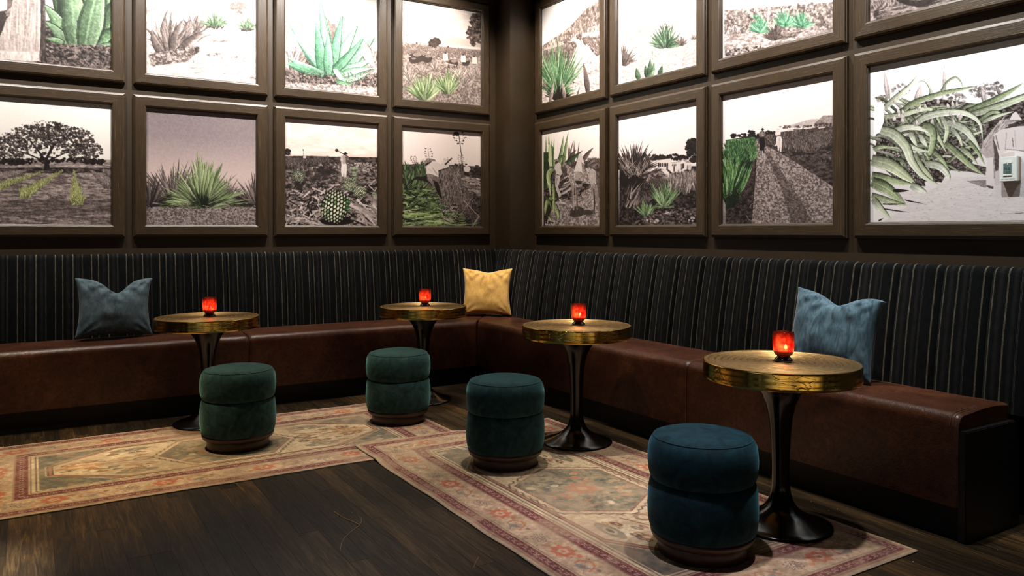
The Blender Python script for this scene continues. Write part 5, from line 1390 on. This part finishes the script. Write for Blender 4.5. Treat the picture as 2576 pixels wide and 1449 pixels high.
def build_pictures():
    seed = 20
    for (wall, row), lst in PICS.items():
        z0, z1 = FR_Z[row]
        for i, (fn, label) in enumerate(lst):
            seed += 1
            p0, p1 = (LFR if wall == 'L' else RFR)[i]
            w, h = abs(p1 - p0), z1 - z0
            if wall == 'L': root = empty('framed_photograph', ((p0 + p1) / 2, -0.0005, z0))
            else: root = empty('framed_photograph', (-0.0005, (p0 + p1) / 2, z0), -math.pi / 2)
            tag(root, label, 'picture', 'framed photographs on the two walls')
            rails(root, w, h)
            pw, ph = w - 2 * RAIL + 0.006, h - 2 * RAIL + 0.006
            ppm = 240 if row == 0 else 200
            if fn is pic_tangle: ppm = 380
            elif fn in (pic_road, pic_tree, pic_agave): ppm = 285
            nx, ny = int(pw * ppm), int(ph * ppm)
            cv = Canvas(nx, ny, seed).on_wall(wall, (p0 + RAIL - .003) if wall == 'L' else (p0 - RAIL + .003), z1 - RAIL + .003, pw, ph)
            fn(cv)
            cv.photo(0.82, 0.3 if fn in (pic_agave, pic_oxen) else 1.0); cv.grain(0.07)
            link('print', grid_mesh('print', pw, ph, nx, ny, cv.colors(0.80)), M_PRINT, root, (0, -0.010, RAIL - 0.003))
            link('backing', box_mesh('backing', -pw / 2, pw / 2, -0.0085, -0.0005, 0, ph), M_BLACK, root, (0, 0, RAIL - 0.003))
build_pictures()

# ------------------------------------------------------------------ rugs
RL, RW = 2.70, 1.42
def paint_rug(seed, warm):
    ppm = 205
    nx, ny = int(RL * ppm), int(RW * ppm)
    c = Canvas(nx, ny, seed)
    class M:                                        # metres -> canvas fractions
        pass
    def q(pts): return [(x / RL, y / RW) for x, y in pts]
    def poly(pts, col, a=1.0): c.fillc(c.tr(q(pts)), col, a)
    def rect(i0, col, a=1.0): poly([(i0, i0), (RL - i0, i0), (RL - i0, RW - i0), (i0, RW - i0)], col, a)
    def texp(pts, ca, cb, sx, sy, lo=.35, hi=.65, a=1.0): c.tex(q(pts), ca, cb, sx, sy, lo, hi, a)
    def ell(x, y, rx, ry, col, rot=0, a=1.0, m=12):
        co, si = math.cos(rot), math.sin(rot)
        poly([(x + rx * math.cos(k) * co - ry * math.sin(k) * si, y + rx * math.cos(k) * si + ry * math.sin(k) * co) for k in [6.2832 * j / m for j in range(m)]], col, a)
    def line(pts, w, col, a=1.0):
        for (ax, ay), (bx, by) in zip(pts[:-1], pts[1:]):
            L = math.hypot(bx - ax, by - ay) + 1e-9; ux, uy = -(by - ay) / L * w / 2, (bx - ax) / L * w / 2
            poly([(ax + ux, ay + uy), (ax - ux, ay - uy), (bx - ux, by - uy), (bx + ux, by + uy)], col, a)
    MAR, TAN, CRM, TEAL, CORAL, INK = (112, 58, 60), (196, 168, 138), (214, 192, 158), (120, 114, 98), (192, 98, 72), (84, 72, 66)
    LITE = (218, 196, 180)
    r = c.r
    rect(0, TAN)
    def around(inset, step, fn):
        """walk a rectangle at the inset; fn(x, y, angle, index)"""
        x0, y0, x1, y1 = inset, inset, RL - inset, RW - inset
        i = 0
        for (ax, ay), (bx, by) in (((x0, y0), (x1, y0)), ((x1, y0), (x1, y1)), ((x1, y1), (x0, y1)), ((x0, y1), (x0, y0))):
            L = math.hypot(bx - ax, by - ay); n = max(1, int(round(L / step)))
            for k in range(n):
                f = (k + .5) / n
                fn(ax + (bx - ax) * f, ay + (by - ay) * f, math.atan2(by - ay, bx - ax), i); i += 1
    def frame(i0, i1, col, a=1.0):
        for P_ in ([(i0, i0), (RL - i0, i0), (RL - i1, i1), (i1, i1)], [(RL - i0, i0), (RL - i0, RW - i0), (RL - i1, RW - i1), (RL - i1, i1)],
                   [(RL - i0, RW - i0), (i0, RW - i0), (i1, RW - i1), (RL - i1, RW - i1)], [(i0, RW - i0), (i0, i0), (i1, i1), (i1, RW - i1)]): poly(P_, col, a)
    def ftex(i0, i1, ca, cb, s_, a=1.0):
        for P_ in ([(i0, i0), (RL - i0, i0), (RL - i1, i1), (i1, i1)], [(RL - i0, i0), (RL - i0, RW - i0), (RL - i1, RW - i1), (RL - i1, i1)],
                   [(RL - i0, RW - i0), (i0, RW - i0), (i1, RW - i1), (RL - i1, RW - i1)], [(i0, RW - i0), (i0, i0), (i1, i1), (i1, RW - i1)]): texp(P_, ca, cb, s_, s_, a=a)
    # guard bands with small flowers
    def flowers(x, y, an, i):
        s_ = .0085
        for k in range(4):
            ell(x + math.cos(an + .785 + 1.571 * k) * s_, y + math.sin(an + .785 + 1.571 * k) * s_, .0052, .0040, LITE, an + .785 + 1.571 * k, .85, 6)
        sd = 1 if i % 2 else -1
        dx, dy = math.cos(an), math.sin(an)
        ell(x + dx * .021 - dy * .012 * sd, y + dy * .021 + dx * .012 * sd, .006, .0035, LITE, an + .6 * sd, .7, 6)
        ell(x + dx * .021 + dy * .012 * sd, y + dy * .021 - dx * .012 * sd, .003, .003, LITE, 0, .6, 5)
    for i0, i1 in ((.028, .088), (.252, .322)):
        frame(i0, i1, MAR); ftex(i0, i1, (96, 48, 52), (140, 84, 78), 5)
        around((i0 + i1) / 2, .042, flowers)
        frame(i0, i0 + .004, TAN); frame(i1 - .004, i1, TAN)
    frame(.016, .028, (150, 112, 98)); frame(.090, .094, INK, .6); frame(.248, .252, INK, .6)
    # main border motifs
    ftex(.096, .247, (186, 156, 128), (212, 186, 156), 9)
    def motif(x, y, an, i):
        dx, dy = math.cos(an), math.sin(an); nx_, ny_ = -dy, dx
        P_ = lambda a, b: (x + dx * a + nx_ * b, y + dy * a + ny_ * b)
        k = i % 3
        if k == 0:      # coral palmette
            pts = []
            for j in range(16):
                t_ = 6.2832 * j / 16; R_ = .058 if j % 2 else .040
                pts.append(P_(R_ * math.cos(t_) * 1.25, R_ * math.sin(t_)))
            poly(pts, CORAL, .8); pts = [P_(a * .5, b * .5) for a, b in ((.058, 0), (.02, .05), (-.05, .03), (-.05, -.03), (.02, -.05))]
            poly(pts, CRM, .8); ell(*P_(0, 0), .012, .010, CORAL, an, .8); ell(*P_(-.075, .03), .02, .012, CORAL, an + .5, .7); ell(*P_(.08, -.03), .022, .011, (198, 130, 92), an - .4, .7)
        elif k == 1:    # grey flower
            for j in range(8):
                t_ = 6.2832 * j / 8; ell(*P_(.034 * math.cos(t_), .028 * math.sin(t_)), .013, .009, INK, an + t_, .7); ell(*P_(.034 * math.cos(t_), .028 * math.sin(t_)), .008, .005, LITE, an + t_, .9)
            ell(*P_(0, 0), .015, .013, INK, 0, .75); ell(*P_(0, 0), .008, .007, LITE, 0, .9)
        else:           # curled leaf and blue-grey leaf
            line([P_(-.05, -.03), P_(-.02, .02), P_(.03, .035), P_(.06, .0), P_(.05, -.03)], .008, CORAL, .75)
            poly([P_(-.04, .0), P_(.0, -.045), P_(.05, -.03), P_(.01, -.01)], (118, 122, 122), .7); ell(*P_(.0, .03), .018, .010, (198, 150, 96), an, .7); ell(*P_(-.06, .01), .012, .01, INK, an, .6)
        for _ in range(9): ell(*P_(r.uniform(-.08, .08), r.uniform(-.065, .065)), .006, .004, r.choice((CORAL, INK, (170, 120, 92), MAR)), r.uniform(0, 3), .65, 6)
        line([P_(r.uniform(-.09, .09), -.06), P_(r.uniform(-.09, .09), .06)], .004, (150, 110, 92), .5)
    around(.172, .163, motif)
    # inner lines and field
    frame(.326, .332, INK, .8); frame(.332, .350, CRM); frame(.350, .356, INK, .8); frame(.356, .366, CRM)
    F0 = .366
    cx_, cy_ = RL / 2, RW / 2
    poly([(F0, F0), (RL - F0, F0), (RL - F0, RW - F0), (F0, RW - F0)], TEAL)
    texp([(F0, F0), (RL - F0, F0), (RL - F0, RW - F0), (F0, RW - F0)], (138, 126, 106), (104, 104, 94), 14, 14)
    for _ in range(120):
        x, y = r.uniform(F0 + .02, RL - F0 - .02), r.uniform(F0 + .02, RW - F0 - .02)
        ell(x, y, r.uniform(.012, .04), r.uniform(.008, .02), r.choice((CRM, (206, 160, 126), CORAL, (150, 150, 134), LITE)), r.uniform(0, 3), .6)
    # cream hexagon, double outline
    def hexa(ix, iy, tip): return [(F0 + ix, cy_ - iy * .28), (F0 + ix + tip, cy_ - iy), (RL - F0 - ix - tip, cy_ - iy), (RL - F0 - ix, cy_ - iy * .28), (RL - F0 - ix, cy_ + iy * .28), (RL - F0 - ix - tip, cy_ + iy), (F0 + ix + tip, cy_ + iy), (F0 + ix, cy_ + iy * .28)]
    for ix, iy, col in ((.03, .355, CRM), (.038, .338, INK), (.046, .330, (178, 120, 96)), (.062, .318, INK), (.068, .312, CRM)):
        poly(hexa(ix, min(iy, cy_ - F0 - .001), .34), col)
    texp(hexa(.07, .31, .34), (206, 182, 146), (226, 206, 172), 10, 10)
    # motifs on the cream
    for sd in (-1, 1):
        for up_ in (-1, 1):
            for k in range(26):
                x = cx_ + sd * r.uniform(.42, .86); lim = .30 if abs(x - cx_) < .58 else .30 * (1 - (abs(x - cx_) - .58) / .42)
                y = cy_ + up_ * r.uniform(.04, max(.05, lim - .04))
                col = r.choice((INK, (150, 104, 72), (176, 116, 76), (122, 112, 96), (140, 84, 66)))
                R_ = r.uniform(.012, .026); ell(x, y, R_ * 1.5, R_ * .7, col, r.uniform(-.4, .4), .8, 8); ell(x, y, R_ * .7, R_ * .3, CRM, 0, .8, 6)
            x = cx_ + sd * .52; y = cy_ + up_ * .235
            ell(x, y, .11, .038, (130, 124, 108), 0, .85); ell(x, y, .05, .022, CRM, 0, .7); ell(x, y, .03, .012, INK, 0, .7)
            line([(cx_ + sd * .42, cy_ + up_ * .10), (cx_ + sd * .60, cy_ + up_ * .03)], .01, (140, 92, 70), .8)
            for k in range(6): line([(cx_ + sd * (.46 + .012 * k), cy_ + up_ * .16), (cx_ + sd * (.46 + .012 * k), cy_ + up_ * .185)], .005, INK, .8)
        line([(cx_ + sd * .40, cy_), (cx_ + sd * .70, cy_)], .014, (150, 96, 70), .85)
        ell(cx_ + sd * .47, cy_, .055, .045, (132, 108, 88), 0, .85, 8); ell(cx_ + sd * .47, cy_, .03, .024, CRM, 0, .7, 8); ell(cx_ + sd * .78, cy_, .13, .045, (190, 136, 88), 0, .75); ell(cx_ + sd * .78, cy_, .07, .02, CRM, 0, .5)
    # central jagged medallion
    med = [(cx_ - .40, cy_), (cx_ - .22, cy_ - .285), (cx_ + .22, cy_ - .285), (cx_ + .40, cy_), (cx_ + .22, cy_ + .285), (cx_ - .22, cy_ + .285)]
    med2 = []
    for (ax, ay), (bx, by) in zip(med, med[1:] + med[:1]):
        n = 14
        for k in range(n):
            f = k / n; ex = .014 if k % 2 else 0
            mx, my = ax + (bx - ax) * f, ay + (by - ay) * f; d_ = math.hypot(mx - cx_, my - cy_)
            med2.append((mx + (mx - cx_) / d_ * ex, my + (my - cy_) / d_ * ex))
    sc_ = lambda P_, k: [(cx_ + (x - cx_) * k, cy_ + (y - cy_) * k) for x, y in P_]
    poly(sc_(med2, 1.05), INK, .8); poly(sc_(med2, 1.02), CRM); poly(sc_(med, .97), (150, 88, 70), .9); poly(sc_(med, .945), (128, 126, 108))
    texp(sc_(med, .94), (116, 112, 98), (166, 150, 122), 12, 12)
    for _ in range(46):
        x, y = cx_ + r.uniform(-.26, .26), cy_ + r.uniform(-.23, .23)
        ell(x, y, r.uniform(.018, .04), r.uniform(.012, .024), r.choice(((196, 130, 96), CRM, (88, 96, 98), (204, 160, 128), (164, 150, 120))), r.uniform(0, 3), .75)
    for k in range(8):
        t_ = 6.2832 * k / 8; ell(cx_ + .055 * math.cos(t_), cy_ + .05 * math.sin(t_), .04, .02, CORAL, t_, .8)
    ell(cx_, cy_, .03, .028, (206, 164, 120), 0, .9)
    # age: fading and mottling
    for s_, am in ((60, .30), (16, .22), (3, .30)):
        n = fnoise(c.rs, c.h, c.w, s_ * 2, s_ * 2, 2)[..., None]
        c.a = np.clip(c.a * (1 + am * (n - .5)), 0, 255).astype(np.float32)
    n = 0.14 + np.clip((fnoise(c.rs, c.h, c.w, 80, 80, 3) - .45) * 2.2, 0, .5)[..., None]
    c.a = (c.a * (1 - n) + np.array((190, 164, 134), np.float32) * n).astype(np.float32)
    return c, nx, ny
def rug(label, cx, cy, rz, seed, warm, hfun):
    e = empty('patterned_rug', (cx, cy, 0), rz)
    tag(e, label, 'rug', 'vintage patterned rugs on the floor')
    c, nx, ny = paint_rug(seed, warm)
    me = grid_mesh('pile', RL, RW, nx, ny, c.colors(0.80), upright=False)
    co = np.zeros(len(me.vertices) * 3, np.float32); me.vertices.foreach_get('co', co); co = co.reshape(-1, 3)
    cs, sn = math.cos(rz), math.sin(rz)
    wx = cx + co[:, 0] * cs - co[:, 1] * sn; wy = cy + co[:, 0] * sn + co[:, 1] * cs
    wob = 0.003 * np.sin(co[:, 0] * 7 + seed) + 0.002 * np.sin(co[:, 0] * 17)
    co[:, 1] += wob * (np.abs(co[:, 1]) / (RW / 2)) ** 4
    co[:, 2] = hfun(wx, wy) + RUGZ
    me.vertices.foreach_set('co', co.ravel()); me.update()
    link('pile', me, M_RUG, e)
    # bound edge: four whipped strips
    G = co.reshape(ny, nx, 3)
    for edge in (G[0], G[-1], G[:, 0], G[:, -1]):
        pts = edge[::6].tolist() + [edge[-1].tolist()]
        vs, fs = [], []
        ctr = np.array([0, 0])
        for p in pts:
            d_ = np.array(p[:2]); o_ = np.array([0.0, 0.0])
            if edge is G[0] or edge is G[-1] or abs(edge[0][1] - edge[-1][1]) < .1: o_[1] = math.copysign(1, d_[1])
            else: o_[0] = math.copysign(1, d_[0])
            b = p[2] - RUGZ
            for off, z in ((-.006, .0074), (.002, .0075), (.0055, .0055), (.0055, .0006), (-.006, .0006)):
                vs.append((p[0] + o_[0] * off, p[1] + o_[1] * off, b + z))
        for i in range(len(pts) - 1):
            for j in range(5):
                fs.append((i * 5 + j, i * 5 + (j + 1) % 5, (i + 1) * 5 + (j + 1) % 5, (i + 1) * 5 + j))
        fs.append((0, 1, 2, 3, 4)); n0 = (len(pts) - 1) * 5; fs.append((n0 + 4, n0 + 3, n0 + 2, n0 + 1, n0))
        link('bound_edge', fix_normals(mesh('bound_edge', vs, fs, True)), M_BIND, e)
    return e
zero = lambda x, y: np.zeros_like(x)
def over(x, y):
    def st(v, a, b): t_ = np.clip((v - a) / (b - a), 0, 1); return t_ * t_ * (3 - 2 * t_)
    return 0.0095 * (1 - st(x, -1.86, -1.76)) * st(y, -2.54, -2.44)
rug('faded patterned rug under the left tables, partly beneath the other rug', -1.845 - RL / 2, -1.713, 0.0, 5, 1, zero)
rug('faded patterned rug in the foreground lying over the corner of the other', -1.817, -2.13 - RL / 2, math.pi / 2, 9, 0, over)

# ------------------------------------------------------------------ thermostat on the lowest right picture
th = empty('thermostat', (-0.0115, -4.668, 1.574), -math.pi / 2)
tag(th, 'white plastic wall thermostat with grey display fixed on the agave tangle picture', 'thermostat')
link('back_plate', box_mesh('back_plate', -0.043, 0.044, -0.016, 0.0, 0.002, 0.124, 0.002), M_PLASTIC2, th)
link('housing', box_mesh('housing', -0.0425, 0.0425, -0.033, -0.015, 0.0, 0.126, 0.003), M_PLASTIC, th)
link('bezel', box_mesh('bezel', -0.0265, 0.0205, -0.0345, -0.032, 0.026, 0.106, 0.001), M_PLASTIC, th)
scr = link('display', box_mesh('display', -0.0225, 0.0165, -0.0356, -0.034, 0.040, 0.086, 0.0006), M_LCD, th)
for x0, x1, z0, z1 in ((-0.0225, -0.0045, 0.090, 0.097), (-0.0015, 0.0165, 0.090, 0.097), (-0.0225, -0.0045, 0.029, 0.036), (-0.0015, 0.0165, 0.029, 0.036)):
    link('button', box_mesh('button', x0, x1, -0.0365, -0.034, z0, z1, 0.001), M_PLASTIC, th)
def text(name, s, size, loc, mat, parent):
    cu = bpy.data.curves.new('t', 'FONT'); cu.body = s; cu.size = size; cu.extrude = 0.0002; cu.align_x = 'CENTER'
    to = bpy.data.objects.new('t', cu); COL.objects.link(to)
    me = bpy.data.meshes.new_from_object(to.evaluated_get(bpy.context.evaluated_depsgraph_get()))
    bpy.data.objects.remove(to); me.materials.clear()
    return link(name, me, mat, parent, loc, (math.pi / 2, 0, 0))
text('digits', '70.2', 0.0165, (-0.005, -0.0358, 0.059), M_DIGIT, scr)
text('digits', '3:10', 0.010, (0.001, -0.0358, 0.0445), M_DIGIT, scr)
text('lettering', 'DO NOT ADJUST', 0.0085, (0.0, -0.0332, 0.009), M_LETTER, th)
